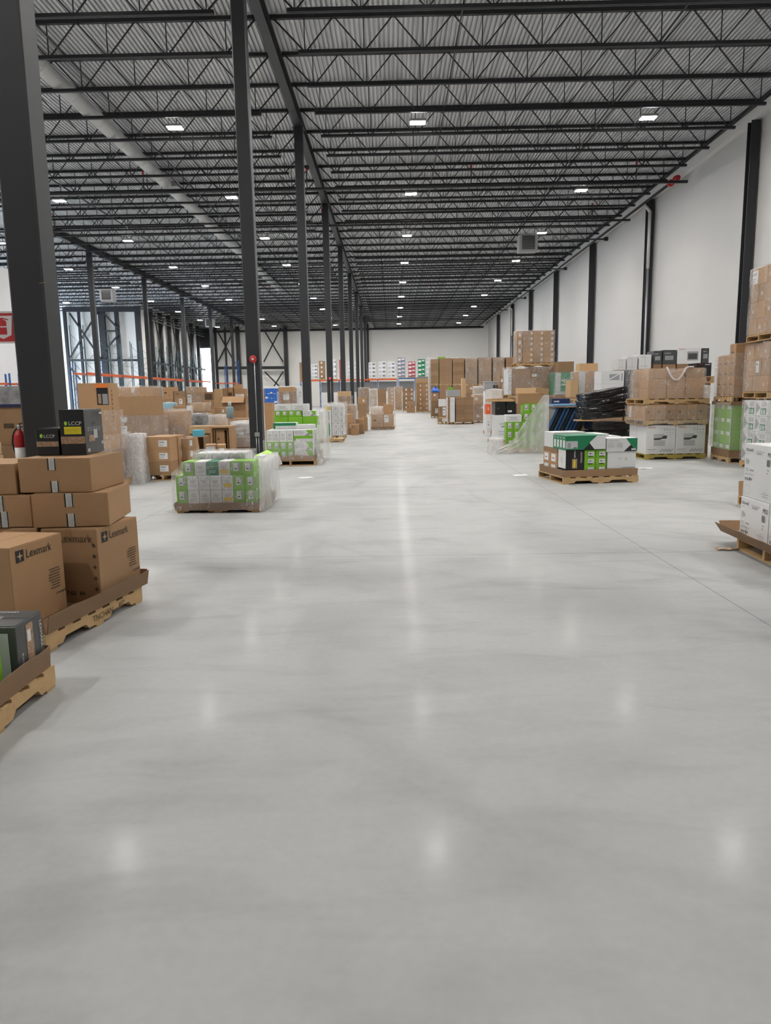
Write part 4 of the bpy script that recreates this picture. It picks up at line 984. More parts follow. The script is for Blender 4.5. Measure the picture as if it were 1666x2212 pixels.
o = tag(empty('plastic_jug', (jx, 22.85, zj+.001)), 'grey-blue plastic jug standing on a long brown carton', 'jug')
bm = bmesh.new(); lathe(bm, [(.10, 0), (.115, .02), (.115, hj*.58), (.09, hj*.66), (.05, hj*.70)]); mk('jug_body', bm, JUGM, o)
bm = bmesh.new(); lathe(bm, [(.045, hj*.70), (.055, hj*.71), (.055, hj*.9), (.04, hj*.97)]); mk('jug_cap', bm, LGREY, o)
film(fr, -.02, -.02, .3, w+.04, .84, zj-.34, 'torn clear film around the carton with the jug', FILM, amp=.04, top=False)
# tan frames, blue box, open carton
Y = 20.2; x0, x1 = xs(403, 498, Y, 930); fr = Fr(x0, Y); w = x1-x0
pallet(fr, 0, 0, 0, w, .9, 'long pallet under the nested tan carton shells')
zt = zz(921, Y, 450); zk = zz(937, Y, 450)
carton(fr, 0, .3, PH, w*.5, .5, zk-PH, CARD2, 'dark brown carton holding up the long tan board carton', g)
carton(fr, 0, .25, zk, w*.52, .55, zt-zk, CARD3, 'long flat tan carton left of the nested carton shells', g)
def shell(lx, ly, w, d, h, t, z, m, lb):
    x, y = fr.p(lx+w/2, ly+d/2); o = empty('open_carton', (x, y, z)); tag(o, lb, 'box', g)
    for nm, b in (('left_side', (-w/2, -w/2+t, -d/2, d/2, 0, h)), ('right_side', (w/2-t, w/2, -d/2, d/2, 0, h)), ('lid_panel', (-w/2+t, w/2-t, -d/2, d/2, h-t, h)), ('base_panel', (-w/2+t, w/2-t, -d/2, d/2, 0, t)), ('inner_back', (-w/2+t, w/2-t, d/2-t, d/2, t, h-t))): one(nm, m, o, *b)
    return o
shell(w*.53, .05, w*.46, .7, zt-PH-.01, .05, PH+.001, CARD, 'large tan carton lying on its side with its open mouth to the front')
shell(w*.53+.07, .12, w*.46-.16, .5, zt-PH-.14, .03, PH+.055, CARD2, 'smaller open carton nested inside the large tan one')
carton(fr, w*.53+.12, .16, PH+.09, w*.2, .36, .5, CARD, 'brown carton with a logo standing inside the nested shells', g, deco=d_seam)
Y = 18.9; x0, x1 = xs(394, 440, Y, 960); fr = Fr(x0, Y); w = x1-x0; zt = zz(944, Y, 415)
pallet(fr, 0, 0, 0, max(w, .8), .8, 'pallet under the open brown carton behind the wrapped green load')
zc_ = zz(979, Y, 415)
carton(fr, 0, .02, PH, w, .6, zc_-PH, CARD, 'brown carton under the open one behind the wrapped green load', g)
o = shell(0, .04, w, .55, zt-zc_, .012, zc_+.001, CARD2, 'open brown carton with a loose flap behind the wrapped green load')
bm = bmesh.new(); bar(bm, (w*.15, -.36, .05), (w*.04, -.285, zt-zc_-.01), .20, .006); s = mk('loose_flap', bm, CARD, o)
fz = zt
x0, x1 = xs(418, 437, 19.2, 934); zt2 = zz(929, 19.2, 428)
carton(Fr(x0, 19.1), 0, 0, fz+.002, x1-x0, .35, max(.1, zt2-fz), SKYB, 'sky-blue printed box lying on the open brown carton', g, 'printed_box')
Y = 18.3; x0, x1 = xs(444, 466, Y, 965); fr = Fr(x0, Y, 12); w = x1-x0
carton(fr, 0, 0, .001, w, .5, zz(961, Y, 455), CARD, 'open-topped brown carton with a pale front behind the wrapped green load', g, deco=lambda o, w, d, h: decal(o, 'grey_film_patch', w, d, h, 'F', [(w*.05, .02, w*.9, h*.9, LGREY)]))
carton(fr, w+.02, .1, .001, .22, .45, zz(957, Y, 470)-.06, CARD, 'brown carton with a label right of the pale-fronted one', g, deco=d_lab('F', .3, .5, .5, .3))
Y = 21.2; x0, x1 = xs(505, 548, Y, 940); fr = Fr(x0, Y); w = x1-x0
pallet(fr, 0, 0, 0, w, .9, 'pine pallet under the film-swathed carton left of the second column')
carton(fr, .04, .03, PH, w-.06, .7, .32, CARD2, 'brown carton with a dark front edge left of the second column', g)
carton(fr, .0, .06, PH+.322, w-.02, .7, .42, WHITE, 'pale bundle of printed cartons left of the second column', g, deco=lambda o, w, d, h: decal(o, 'printed_pattern', w, d, h, 'F', [(w*(.1+.2*i), h*(.1+.3*j), w*(.24+.2*i), h*(.3+.3*j), (CARD2, LGREY, PURP)[(i+j) % 3]) for i in range(4) for j in range(3)]))
film(fr, -.04, -.02, PH+.06, w+.06, .88, .72, 'ballooning clear film around the bundle left of the second column', FILMW, amp=.07, skirt=.12)

# ---- loose pieces that clutter the middle aisle
def loose(p0, p1, Y, y0, y1, m, label, dep=.45, deco=None, rot=0, fm=None):
    """small carton on a plain base load of its own"""
    x0, x1 = xs(p0, p1, Y, y0); fr = Fr(x0, Y, rot); zb_ = zz(y1, Y, (p0+p1)/2); zt = zz(y0, Y, (p0+p1)/2); w = x1-x0
    pallet(fr, 0, 0, 0, w, dep, f'pallet far below the {label}')
    carton(fr, 0.005, .005, PH, w-.01, dep-.01, zb_-PH, CARD2, f'base carton under the {label}', g)
    carton(fr, .0, .0, zb_+.001, w, dep, zt-zb_, m, label, g, deco=deco)
    if fm: film(fr, -.01, -.01, zb_-.05, w+.02, dep+.02, zt-zb_+.05, f'film over the {label}', fm, amp=.04)
loose(352, 372, 26.6, 870, 882, SKYB, 'pale blue plastic-wrapped piece in the aisle pile', .5, None, 0, FILMW)
loose(374, 400, 25.6, 877, 890, CARD, 'flat brown carton with a torn edge in the aisle pile', .5, d_seam)
loose(413, 442, 26.2, 871, 889, CARD3, 'pale carton swathed in film above the grey machine', .6, None, 0, FILM)
loose(403, 411, 25.2, 877, 892, WHITE, 'small white tub-like carton beside the grey machine', .3)
loose(446, 460, 25.9, 886, 897, CARD, 'small brown carton between the machine and the jug', .4, d_seam, 5)
loose(536, 546, 24.6, 888, 903, CARD2, 'small dark carton tucked beside the second column', .4)
loose(466, 488, 26.8, 880, 896, CARD, 'brown carton with a side mark behind the jug', .5, d_lab('F', .6, .3, .2, .4))
loose(540, 552, 26.5, 866, 884, CARD, 'leaning brown carton close to the second column', .5, None, 6)
stack(569, 650, 58, [834, 839], 1.6, [(WHITE, 'long white flat-topped panel behind the second column'), (CARD2, 'long base under the white flat-topped panel')], g, 'pallet under the long white panel')

# ---- piles seen between the second and third columns
g = 'loads between the second and third columns'
fr, w, zs = stack(572, 598, 36, [839], .9, [(BLUE, 'stack of blue and white bagged goods behind the second column', lambda o, w, d, h: decal(o, 'printed_pattern', w, d, h, 'F', [(w*random.random()*.8, h*random.random()*.9, 0, 0, WHITE)] if 0 else [(w*(.05+.31*((i*7) % 3)+.1*(i % 2)), h*(.06+.115*i), w*(.25+.31*((i*7) % 3)+.08*(i % 3)), h*(.10+.115*i), WHITE) for i in range(8)]+[(w*(.02+.24*j), h*(.02+.12*i), w*(.16+.24*j), h*(.035+.12*i), (WHITE, SKYB)[(i+j) % 2]) for i in range(8) for j in range(4)]), 'bagged_goods')], g, 'pallet under the blue bagged goods')
fr, w, zs = stack(602, 634, 34, [836, 846, 868], .9, [(CARD, 'small brown carton on top of the load between the columns', ), (CARD2, 'wrapped brown load with pale film between the columns', d_lab('F', .3, .2, .4, .5)), (CARD2, 'lower brown carton of the load between the columns', d_lab('F', .7, .5, .25, .2))], g, 'pallet under the brown load between the columns')
film(fr, -.05, -.03, .3, w+.15, .95, zs[1]-.30, 'clear film around the brown load between the columns', FILM, amp=.04, top=False)
fr, w, zs = stack(641, 657, 37, [838, 862], .8, [(WHITE, 'white printed load behind the third column', d_whiteprint), (WHITE, 'lower white printed load behind the third column', d_whiteprint)], g, 'pallet under the white printed load behind the third column')
fr, w, zs = stack(571, 588, 23.5, [870], .5, [(CARD, 'narrow open brown carton right beside the second column')], g, 'pallet beside the second column'); del fr

# ---- piles along the centre row beyond the white load
g = 'cartons along the centre row'
stack(758, 775, 29.9, [917, 929], .5, [(CARD, 'upper of two small brown cartons on the floor by the centre row', d_seam), (CARD, 'lower of two small brown cartons on the floor by the centre row')], g, False)
stack(768, 786, 30.7, [905, 917], .6, [(CARD, 'square brown carton just behind the two small floor cartons', d_seam), (CARD2, 'dark brown carton just behind the two small floor cartons')], g, False)
stack(748, 762, 30.5, [895, 913, 926], .6, [(CARD, 'brown carton topping the pile against the white load', ), (CARD, 'middle brown carton of the pile against the white load', d_lab('F', .6, .2, .3, .5)), (CARD2, 'bottom carton of the pile against the white load')], g, False)
fr, w, zs = stack(747, 768, 33, [876, 895, 915], .8, [(CARD, 'brown carton with two marks in the film-draped pile', d_seam), (CARD2, 'darker carton in the film-draped pile'), (CARD2, 'lowest carton in the film-draped pile')], g, 'pallet under the film-draped pile')
film(fr, -.02, -.02, .15, w+.04, .84, zs[0]-.1, 'clear film draped over the pile by the centre row', FILM, amp=.07, skirt=.1)
fr, w, zs = stack(730, 757, 38, [845, 856, 868], .9, [(CARD3, 'tan carton crowning the mixed pile by the fifth column', ), (CARD2, 'brown open carton second in the mixed pile by the fifth column'), (CARD, 'brown base of the mixed pile by the fifth column')], g, 'pallet under the mixed pile by the fifth column')
film(fr, -.03, -.03, .5, w+.06, .96, zs[1]-.48, 'milky film over the mixed pile by the fifth column', FILM, amp=.06, top=False)
fr, w, zs = stack(773, 791, 42, [859, 872, 890], .8, [(CARD, 'brown carton with a white label at the back of the centre row pile', d_lab('F', .6, .3, .2, .4)), (CARD2, 'brown carton second at the back of the centre row pile'), (CARD2, 'pinkish wrapped base at the back of the centre row pile')], g, 'pallet at the back of the centre row pile')
stack(782, 794, 33.5, [901], .5, [(CARD, 'lone brown carton on the floor at the aisle edge', d_seam)], g, False)
# aisle pallet with open carton
x0, x1 = xs(801, 852, 34.6, 925); f = Fr(x0, 34.6, -2); g = 'cartons on the lone aisle pallet'; W = x1-x0
pallet(f, 0, 0, 0, W, 1.1, 'dark pallet standing alone at the edge of the centre aisle', mat=CARD2)
h1 = zz(895, 34.6, 815)-PH
carton(f, .03, .02, PH, W*.50, .6, h1, CARD, 'left brown carton on the lone aisle pallet', g, deco=d_seam)
carton(f, W*.55, .02, PH, W*.42, .6, h1, CARD, 'right brown carton with a white sheet on the lone aisle pallet', g, deco=d_lab('F', .08, .35, .45, .55))
carton(f, W*.56, .1, PH+h1, W*.36, .5, zz(873, 34.6, 840)-PH-h1, CARD, 'tilted-looking brown carton on top of the lone aisle pallet', g, rot=-4)
carton(f, .05, .12, PH+h1, W*.44, .45, .22, CARD3, 'small pale carton under film on the lone aisle pallet', g)
film(f, -.02, .0, PH+.004, W+.04, .72, h1, 'clear film around the cartons on the lone aisle pallet', FILM, amp=.03, top=False)
film(f, .0, .1, PH+h1, W*.5, .55, .35, 'crumpled film heap on the lone aisle pallet', FILMW, amp=.07, skirt=.1)
# far loads left of the aisle end
g = 'far loads at the end of the aisle'; CN[0] = 'stacked_carton'
def farload(p0, p1, Y, ys, m, label, n, deco=None, fm=None, nx=1):
    x0, x1 = xs(p0, p1, Y, ys); fr = Fr(x0, Y); z1 = zz(ys, Y, p0); w = (x1-x0)/nx
    pallet(fr, 0, 0, 0, x1-x0, 1.0, f'pallet under the {label}')
    grid(fr, 0, 0, PH, w, 1.0, (z1-PH)/n, nx, 1, n, m, 'carton', label, g, deco)
    if fm: film(fr, -.02, -.02, .15, x1-x0+.04, 1.04, z1-.12, f'film around the {label}', fm, amp=.06)
farload(775, 796, 62, 838, REDD if 0 else CARD2, 'mauve wrapped load at the foot of the last columns', 4, None, FILM)
farload(799, 813, 60, 841, CARD3, 'pale ragged load beside the mauve one', 3, d_lab('F', .2, .2, .5, .5), FILMW)
farload(816, 834, 66, 840, CARD2, 'dusky brown load past the pale ragged one', 5)
farload(838, 851, 74, 838, CARD, 'orange-brown labelled load near the aisle end', 6, d_lab('F', .6, .3, .2, .4), FILM)
farload(853, 868, 76, 836, CARD, 'reddish-brown wrapped load near the aisle end', 6, None, FILM)
farload(870, 894, 72, 838, CARD2, 'uneven brown load by the far blue beam rack', 5, d_lab('F', .5, .4, .25, .4), nx=2)
farload(899, 926, 67, 829, CARD, 'tall double brown load with a film cap', 6, d_lab('F', .6, .4, .2, .4), nx=2)
x0, x1 = xs(898, 927, 67, 820); fr = Fr(x0, 67); z0 = zz(829, 67, 905)
carton(fr, .02, .1, z0+.01, x1-x0-.04, .8, zz(817, 67, 905)-z0, CARD3, 'film-capped bale on top of the tall double brown load', g)
stack(879, 888, 66, [867], .7, [(CARD, 'left brown carton standing before the tall double load', d_seam)], g, False)
stack(889, 897, 66, [866], .7, [(CARD, 'right brown carton standing before the tall double load', d_seam)], g, False)

# ---- loads on the far racks
g = 'loads on the far racks'; CN[0] = 'printed_carton'
def rackload(p0, p1, ytop, m, label, n, zb_, deco=None):
    Y = RY+.05; x0, x1 = xs(p0, p1, Y, 800); fr = Fr(x0, Y); z1 = zz(ytop, Y, p0)
    pallet(fr, 0, 0, zb_, x1-x0, 1.0, f'pallet under the {label}')
    grid(fr, .02, .02, zb_+PH, x1-x0-.04, .9, (z1-zb_-PH)/n, 1, 1, n, m, 'printed carton', label, g, deco, flaps=False)
dW = lambda o, w, d, h: decal(o, 'printed_pattern', w, d, h, 'F', [(w*.05, h*.2, w*.4, h*.8, LGREY), (w*.55, h*.3, w*.92, h*.75, PURP)])
dP = lambda o, w, d, h: decal(o, 'printed_pattern', w, d, h, 'F', [(w*.05, h*.3, w*.45, h*.75, WHITE), (w*.55, h*.5, w*.9, h*.8, WHITE)])
zO = 3.852
rackload(647, 654, 783, CARD2, 'narrow brown load at the end of the orange rack', 3, zO)
rackload(673, 686, 787, WHITE, 'white printed load right of the third column on the rack', 4, zO, dW)
rackload(689, 702, 780, CARD2, 'brown labelled load on the orange rack', 4, zO, d_lab('F', .3, .4, .3, .4))
rackload(719, 727, 777, WHITE, 'white load right of the fourth column on the rack', 4, zO, dW)
rackload(733, 738, 777, REDD, 'narrow red-edged load on the orange rack', 3, zO)
rackload(751, 763, 783, WHITE, 'green-topped white load on the orange rack', 4, zO, dW)
rackload(766, 774, 786, WHITE, 'white load between the sixth and seventh columns on the rack', 4, zO, dW)
rackload(796, 812, 783, WHITE, 'grey printed load at the aisle end of the orange rack', 4, zO, dW)
rackload(818, 834, 781, WHITE, 'pinkish printed load second from the rack end', 4, zO, dW)
rackload(838, 854, 782, WHITE, 'white striped load at the end of the orange beams', 4, zO, dW)
zB_ = 3.952
rackload(859, 876, 773, PURP, 'slate-blue load, two high on the blue beams', 5, zB_, dP)
rackload(882, 898, 781, REDD, 'red printed load on the blue beams', 4, zB_, dP)
rackload(903, 919, 776, DGREEN, 'green and white printed load on the blue beams', 4, zB_, dP)
rackload(921, 931, 773, WHITE, 'pale load beside the brown carton wall', 4, zB_, dW)

# ---- brown carton wall of double-stacked pallets
g = 'brown carton wall'; CN[0] = 'bulk_carton'
Y = 62
for i, (p0, p1, yt) in enumerate(((931, 947, 776), (949, 976, 774), (978, 1003, 774), (1005, 1031, 774), (1034, 1062, 772), (1065, 1090, 772), (1093, 1113, 772))):
    x0, x1 = xs(p0, p1, Y, 800); fr = Fr(x0, Y); w = x1-x0; zb_ = zz(829, Y, p0); z1 = zz(yt, Y, p0); wh = f'{acr(i, 7)} pallet of the brown wall'
    pallet(fr, 0, 0, 0, w, 1.1, f'floor pallet under the {wh}')
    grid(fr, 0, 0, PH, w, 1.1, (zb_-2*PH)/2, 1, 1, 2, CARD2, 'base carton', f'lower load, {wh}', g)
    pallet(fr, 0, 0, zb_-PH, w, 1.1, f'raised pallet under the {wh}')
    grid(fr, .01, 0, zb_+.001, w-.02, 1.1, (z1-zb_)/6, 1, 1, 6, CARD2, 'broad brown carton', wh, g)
    if i in (3, 4, 5): film(fr, .0, -.02, zb_+.005, w, 1.14, z1-zb_-.005, f'torn glinting film on the {wh}', FILM, amp=.012, off=.003)
for i, (p0, p1, m) in enumerate(((926, 938, WHITE), (947, 962, LIME), (968, 983, WHITE), (990, 1005, WHITE))):
    Yb = 66+i*.1; x0, x1 = xs(p0, p1, Yb, 775); fr = Fr(x0, Yb); zt = zz(771, Yb, p0)
    pallet(fr, 0, 0, 0, x1-x0, .9, f'pallet behind the brown carton wall, {acr(i, 4)}')
    carton(fr, 0, 0, PH, x1-x0, .8, zt-PH, m, f'tall printed load peeping over the brown carton wall, {acr(i, 4)}', g, deco=dW)
CN[0] = 'cardboard_carton'

# ================================================================== RIGHT SIDE
# ---- pallet with kit cartons in the right foreground aisle
f = Fr(2.98, 12.74, 8.5); g = 'cartons on the mixed toner pallet'
W = 1.40
pallet(f, 0, 0, 0, W, 1.26, 'pine pallet with notched side under the mixed green and black toner cartons')
tray(f, .02, .02, PH, W-.04, 1.22, .125, 'brown cardboard tray around the mixed green and black toner cartons', None, .004)
z0 = PH+.007; wb = 'mixed toner pallet'
def d_bw(o, w, d, h):
    decal(o, 'white_panel', w, d, h, 'L', [(.004, h*.30, d-.004, h*.99, WHITE), (.004, .0, d-.004, h*.22, WHITE), (d*.4, h*.5, d*.46, h*.72, LGREY), (d*.55, h*.5, d*.6, h*.7, LGREY)])
    decal(o, 'photo_panel', w, d, h, 'F', [(w*.34, h*.30, w*.62, h*.66, PHOTO), (w*.42, h*.34, w*.52, h*.62, YEL)])
    text(o, 'lettering', 'LEXMARK', w, d, h, 'F', w*.80, h*.92, .045, WHITE, -math.pi/2)
    text(o, 'lettering', 'TONER', w, d, h, 'F', w*.44, h*.98, .04, WHITE, -math.pi/2)
hB = .60-z0
carton(f, .06, .05, z0, .335, .36, hB, BLACK, 'black toner carton with white side at the corner of the mixed pallet', g, 'toner_carton', deco=d_bw)
def d_smalllab(o, w, d, h): decal(o, 'shipping_label', w, d, h, 'L', [(d*.15, h*.15, d*.75, h*.85, WPAPER), (d*.3, h*.4, d*.55, h*.5, REDD)])
grid(f, .05, .43, z0, .34, .36, (hB)/2.4, 1, 2, 2, CARD, 'small brown carton with white side label', wb, g, d_smalllab, side='L')
carton(f, .05, .43, z0+hB/1.2, .34, .72, hB-hB/1.2-.002, CARD2, 'low brown carton beneath the dark green kit, mixed pallet', g)
gw = .205; gh = (zz(972, 12.9, 1285)-z0)/2.35
grid(f, .40, .05, z0, gw, .42, gh, 2, 1, 1, LIME, 'lime toner carton sunk in the tray', wb, g, d_toner2, name='toner_carton')
grid(f, .40, .05, z0+gh*.35, gw, .42, gh, 2, 1, 2, LIME, 'lime toner carton with a black-barred label', wb, g, d_toner2, name='toner_carton') if 0 else None
grid(f, .40, .05, z0+gh, gw, .42, gh*.675, 2, 1, 2, LIME, 'lime toner carton with a black-barred label', wb, g, d_toner2, name='toner_carton')
zg = z0+gh*2.35
wx_ = .83; ww = W-.04-wx_
hw1 = zz(975, 13.0, 1345)-z0
def d_recycle(o, w, d, h):
    decal(o, 'printed_text', w, d, h, 'F', [(w*.35, h*.62, w*.52, h*.65, LGREY), (w*.40, h*.52, w*.50, h*.55, LGREY), ([(w*.60, h*.50), (w*.66, h*.68), (w*.70, h*.50)], LGREY), (w*.52, .012, w*.98, .022, GREYP)])
carton(f, wx_, .05, z0, ww, .44, hw1*.28, WHITE, 'flat white carton sunk in the tray of the mixed pallet, right end', g, 'toner_carton', deco=d_recycle)
carton(f, wx_, .05, z0+hw1*.28, ww, .44, hw1*.72, WHITE, 'long white carton with a recycling mark on the mixed pallet, right end', g, 'toner_carton', deco=d_recycle)
hk = zz(946, 13.0, 1345)-z0-hw1
carton(f, wx_-.03, .04, z0+hw1, ww+.05, .44, hk, WHITE, 'long white kit carton with a green corner on top of the mixed pallet', g, 'toner_carton', deco=d_kit(DGREEN, BLACK))
zd = z0+hB; hd = zz(941, 12.85, 1240)-zd
def d_dkit(o, w, d, h):
    decal(o, 'printed_pattern', w, d, h, 'F', [([(w*.66, 0.004), (w-.003, .004), (w-.003, h-.004), (w*.78, h-.004), (w*.60, h*.52)], WHITE), ([(w*.45, .004), (w*.72, .004), (w*.60, h*.44)], BLACK)])
    decal(o, 'barcode_label', w, d, h, 'F', [(.0, h*.10, w*.30, h*.62, LGREY), (w*.05, h*.14, w*.13, h*.5, GREYP), (w*.2, h*.12, w*.28, h*.18, INK)])
    decal(o, 'printed_label', w, d, h, 'L', [(d*(.10+.24*i), h*.15, d*(.24+.24*i), h*.68, WHITE) for i in range(4)]+[(d*(.10+.24*i), h*.82, d*(.22+.24*i), h*.86, WHITE) for i in range(4)])
carton(f, .04, .03, zd, .74, .60, hd, DGREEN, 'large dark green kit carton with a white arrow end on the mixed pallet', g, 'toner_carton', deco=d_dkit)
carton(f, .06, .64, z0+hB, .6, .5, hd+.03, WHITE, 'white carton behind the large dark green kit carton', g, 'toner_carton')
carton(f, .42, .50, z0, .36, .6, hB-.002, WHITE, 'tall white carton hidden under the dark green kit, mixed pallet', g) if 0 else None
carton(f, .80, .52, z0, .26, .6, zz(938, 13.3, 1300)-z0, WHITE, 'tall white carton with a lime edge behind the lime toner cartons', g, 'toner_carton', deco=lambda o, w, d, h: decal(o, 'lime_edge', w, d, h, 'F', [(0.002, h*.02, w*.12, h*.98, LIMEL), (w*.4, h*.82, w*.85, h*.84, LGREY)]))
carton(f, 1.07, .52, z0, .22, .6, zz(940, 13.4, 1325)-z0-.02, WHITE, 'tall white carton with grey print beside the lime-edged one', g, 'toner_carton', deco=d_recycle)
# paper sheets on the floor
for (px, py, r, lb) in ((1125, 1027, 8, 'white paper sheet lying flat on the floor left of the mixed toner pallet'), (661, 1032, 30, 'crumpled white paper strip on the floor in the centre aisle'), (1395, 1012, -5, 'white paper sheet on the floor right of the mixed toner pallet')):
    x, y = onz(px, py, 0); bm = bmesh.new(); vs = [[bm.verts.new((i*.055-.14, j*.05-.1, .004+.012*abs(noise.noise(Vector((i*.7, j*.7, px)))))) for i in range(6)] for j in range(5)]
    for a, b in zip(vs, vs[1:]):
        for i in range(5): bm.faces.new([a[i], a[i+1], b[i+1], b[i]])
    o = mk('paper_sheet', bm, WPAPER); o.location = (x, y, 0); o.rotation_euler.z = rad(r); tag(o, lb, 'paper')

# ---- near right pallet with white device cartons
f = Fr(3.44, 6.18, -2); g = 'white device cartons on the near right pallet'
pallet(f, .0, -.05, 0, 1.1, 1.16, 'pallet with dark gaps under the near right white device cartons', notch='x')
tray(f, -.02, -.1, PH, 1.1, 1.55, .10, 'flared cardboard tray with a pointed torn corner under the near right cartons', None, .07, CARD2)
def d_device(o, w, d, h):
    F_ = 'L'
    text(o, 'lettering', 'DN-4407', w, d, h, F_, .03, h-.075, .042, INK)
    text(o, 'lettering', 'MS2', w, d, h, F_, d*.80, h-.10, .06, INK)
    decal(o, 'printed_text', w, d, h, F_, [(d*.40, h-.07, d*.66, h-.058, LGREY), (d*.42, h-.09, d*.60, h-.08, GREYP), (.03, h-.10, .09, h-.093, LGREY)], .001)
    decal(o, 'printed_marking', w, d, h, F_, [(.04, h-.20, .05, h-.145, GREYP), (.055, h-.20, .10, h-.195, GREYP), (.065, h-.185, .08, h-.15, LGREY), (.09, h-.19, .11, h-.16, LGREY), (.035, h-.25, .11, h-.246, GREYP), (.045, h-.27, .10, h-.262, LGREY), (.14, h-.262, .22, h-.25, GREYP)], .001)
    decal(o, 'printed_text', w, d, h, F_, [(.03+.03*i, h-.305, .045+.03*i, h-.297, GREYP) for i in range(7)], .001)
    text(o, 'lettering', 'Brand', w, d, h, F_, .03, h-.355, .034, INK) if 0 else decal(o, 'printed_text', w, d, h, F_, [(.03, h-.36, .12, h-.335, GREYP)], .001)
    decal(o, 'printed_marking', w, d, h, F_, [(.135, h-.36, .155, h-.33, INK), (.175, h-.355, .188, h-.335, INK)], .001)
    decal(o, 'dashed_frame', w, d, h, F_, [(.03, .03, .15, .034, LGREY), (.03, .03, .034, .12, LGREY), (.146, .03, .15, .12, LGREY), (.03, .116, .15, .12, LGREY)], .001)
    decal(o, 'barcode', w, d, h, F_, [(d*.78+.012*i, h-.19, d*.78+.012*i+(.008 if i % 2 else .004), h-.125, INK) for i in range(6)], .001)
    decal(o, 'printed_text', w, d, h, F_, [(d*.80, h-.23, d*.87, h-.222, GREYP), (d*.80, h-.26, d*.84, h-.25, GREYP), (d*.66, .07, d*.90, .075, GREYP), (d*.70, .045, d*.88, .05, GREYP), (d*.74, .09, d*.82, .097, LGREY)], .001)
z0 = PH+.007; hX = .405
carton(f, .05, .585, z0, .5, .60, hX, WHITE, 'lower white device carton at the far end of the near right pallet', g, 'device_carton', deco=d_device)
carton(f, .05, -.03, z0, .5, .60, hX, WHITE, 'lower white device carton cut by the right photo edge', g, 'device_carton', deco=d_device)
carton(f, .06, .575, z0+hX+.002, .5, .61, .53, WHITE, 'taller upper white device carton on the near right pallet', g, 'device_carton', deco=d_device)
carton(f, .06, -.05, z0+hX+.002, .5, .60, .53, WHITE, 'taller upper white device carton beyond the right photo edge', g, 'device_carton', deco=d_device)
bm = bmesh.new(); rr = [bm.verts.new((.02+.05*i, .02*math.sin(i*2.1), .003+.02*abs(math.sin(i*1.3)))) for i in range(6)]; r2 = [bm.verts.new((.02+.05*i, .07+.02*math.sin(i*1.7), .004+.02*abs(math.cos(i*1.1)))) for i in range(6)]
for i in range(5): bm.faces.new([rr[i], rr[i+1], r2[i+1], r2[i]])
x, y = onz(1546, 1190, 0); o = mk('cardboard_scrap', bm, CARD3); o.location = (x, y, .0); tag(o, 'torn scrap of tan cardboard on the floor at the pointed tray corner', 'scrap')
f = Fr(4.90, 9.14, 2); pallet(f, 0, 0, 0, 1.2, 1.1, 'empty pine pallet end sticking out behind the near right white cartons')
tray(f, .01, .01, PH, 1.18, 1.08, .20, 'brown tray with a deep rim behind the near right white cartons', None, .01, CARD)

# ---- lime toner cartons under torn film, with an open carton on top
f = Fr(3.06, 19.72, -1); g = 'lime toner cartons under the torn film'; wb = 'torn film pile'
pallet(f, 0, 0, 0, 1.05, 1.2, 'pine pallet under the lime toner cartons with the torn film')
s = .198; z0 = PH+.001
grid(f, .02, .06, z0, s, .4, .235, 5, 1, 1, LIME, 'lime toner carton behind milky film', wb, g, d_toner, name='toner_carton')
z1 = z0+.235
grid(f, .0, .07, z1, s, .4, .235, 5, 1, 2, LIME, 'lime toner carton', wb, g, d_toner, name='toner_carton')
z2 = z1+.47
carton(f, .0, .09, z2, .42, .36, .19, WPAPER, 'low off-white carton on the left step of the lime pile', g, deco=d_whiteprint)
grid(f, .44, .08, z2, s, .4, .24, 3, 1, 2, LIME, 'lime carton in the upper tower', wb, g, d_toner, name='toner_carton')
zt = z2+.48
xo0, xo1 = xs(1119, 1173, 19.9, 850); wo = xo1-xo0; ho = zz(850, 19.9, 1145)-zt
o = tag(empty('open_carton', ((xo0+xo1)/2, 20.05, zt+.001)), 'long open brown carton lying on top of the lime toner tower', 'box', g)
one('front_wall', CARD, o, -wo/2, wo/2, -.19, -.186, 0, ho); one('back_wall', CARD3, o, -wo/2, wo/2, .186, .19, 0, ho)
one('left_wall', CARD, o, -wo/2, -wo/2+.004, -.185, .185, 0, ho); one('right_wall', CARD, o, wo/2-.004, wo/2, -.185, .185, 0, ho); one('base_panel', CARD, o, -wo/2+.005, wo/2-.005, -.185, .185, 0, .004)
bm = bmesh.new(); bar(bm, (0, .19, ho), (.01, .24, ho+.15), wo, .004); mk('back_flap', bm, CARD3, o)
bm = bmesh.new(); bar(bm, (wo/2, 0, ho), (wo/2+.03, 0, ho+.14), .36, .004); mk('side_flap', bm, CARD3, o)
# torn film curtain: slanted upper edge
bm = bmesh.new(); nu, nv = 26, 16; vs = []
for i in range(nu+1):
    u = i/nu; col = []; top = .30+1.36*max(0, (u-.30)/.66)**1.0 if u > .30 else .10+.66*u
    top = min(top, 1.52)
    for j in range(nv+1):
        v = j/nv; n = noise.noise(Vector((u*9, v*5, 3)))*.05+noise.noise(Vector((u*22, v*14, 9)))*.02
        col.append(bm.verts.new((-.30+1.40*u, -.12-.10*(1-v)+n-(.1*max(0, .3-u)), .02+top*v)))
    vs.append(col)
for a, b in zip(vs, vs[1:]):
    for j in range(nv): bm.faces.new([a[j], b[j], b[j+1], a[j+1]]).smooth = True
for j in range(nv):            # wraps back around the right side
    pass
o = mk('stretch_film', bm, FILMT); x, y = f.p(0, 0); o.location = (x, y, 0); o.rotation_euler.z = f.r
tag(o, 'torn milky film hanging slantwise over the lime toner pile', 'plastic wrap', 'stretch wrap', 'thing')
film(f, 1.05, .1, .03, .05, 1.0, 1.32, 'milky film along the right side of the lime toner pile', FILMW, amp=.03, top=False)
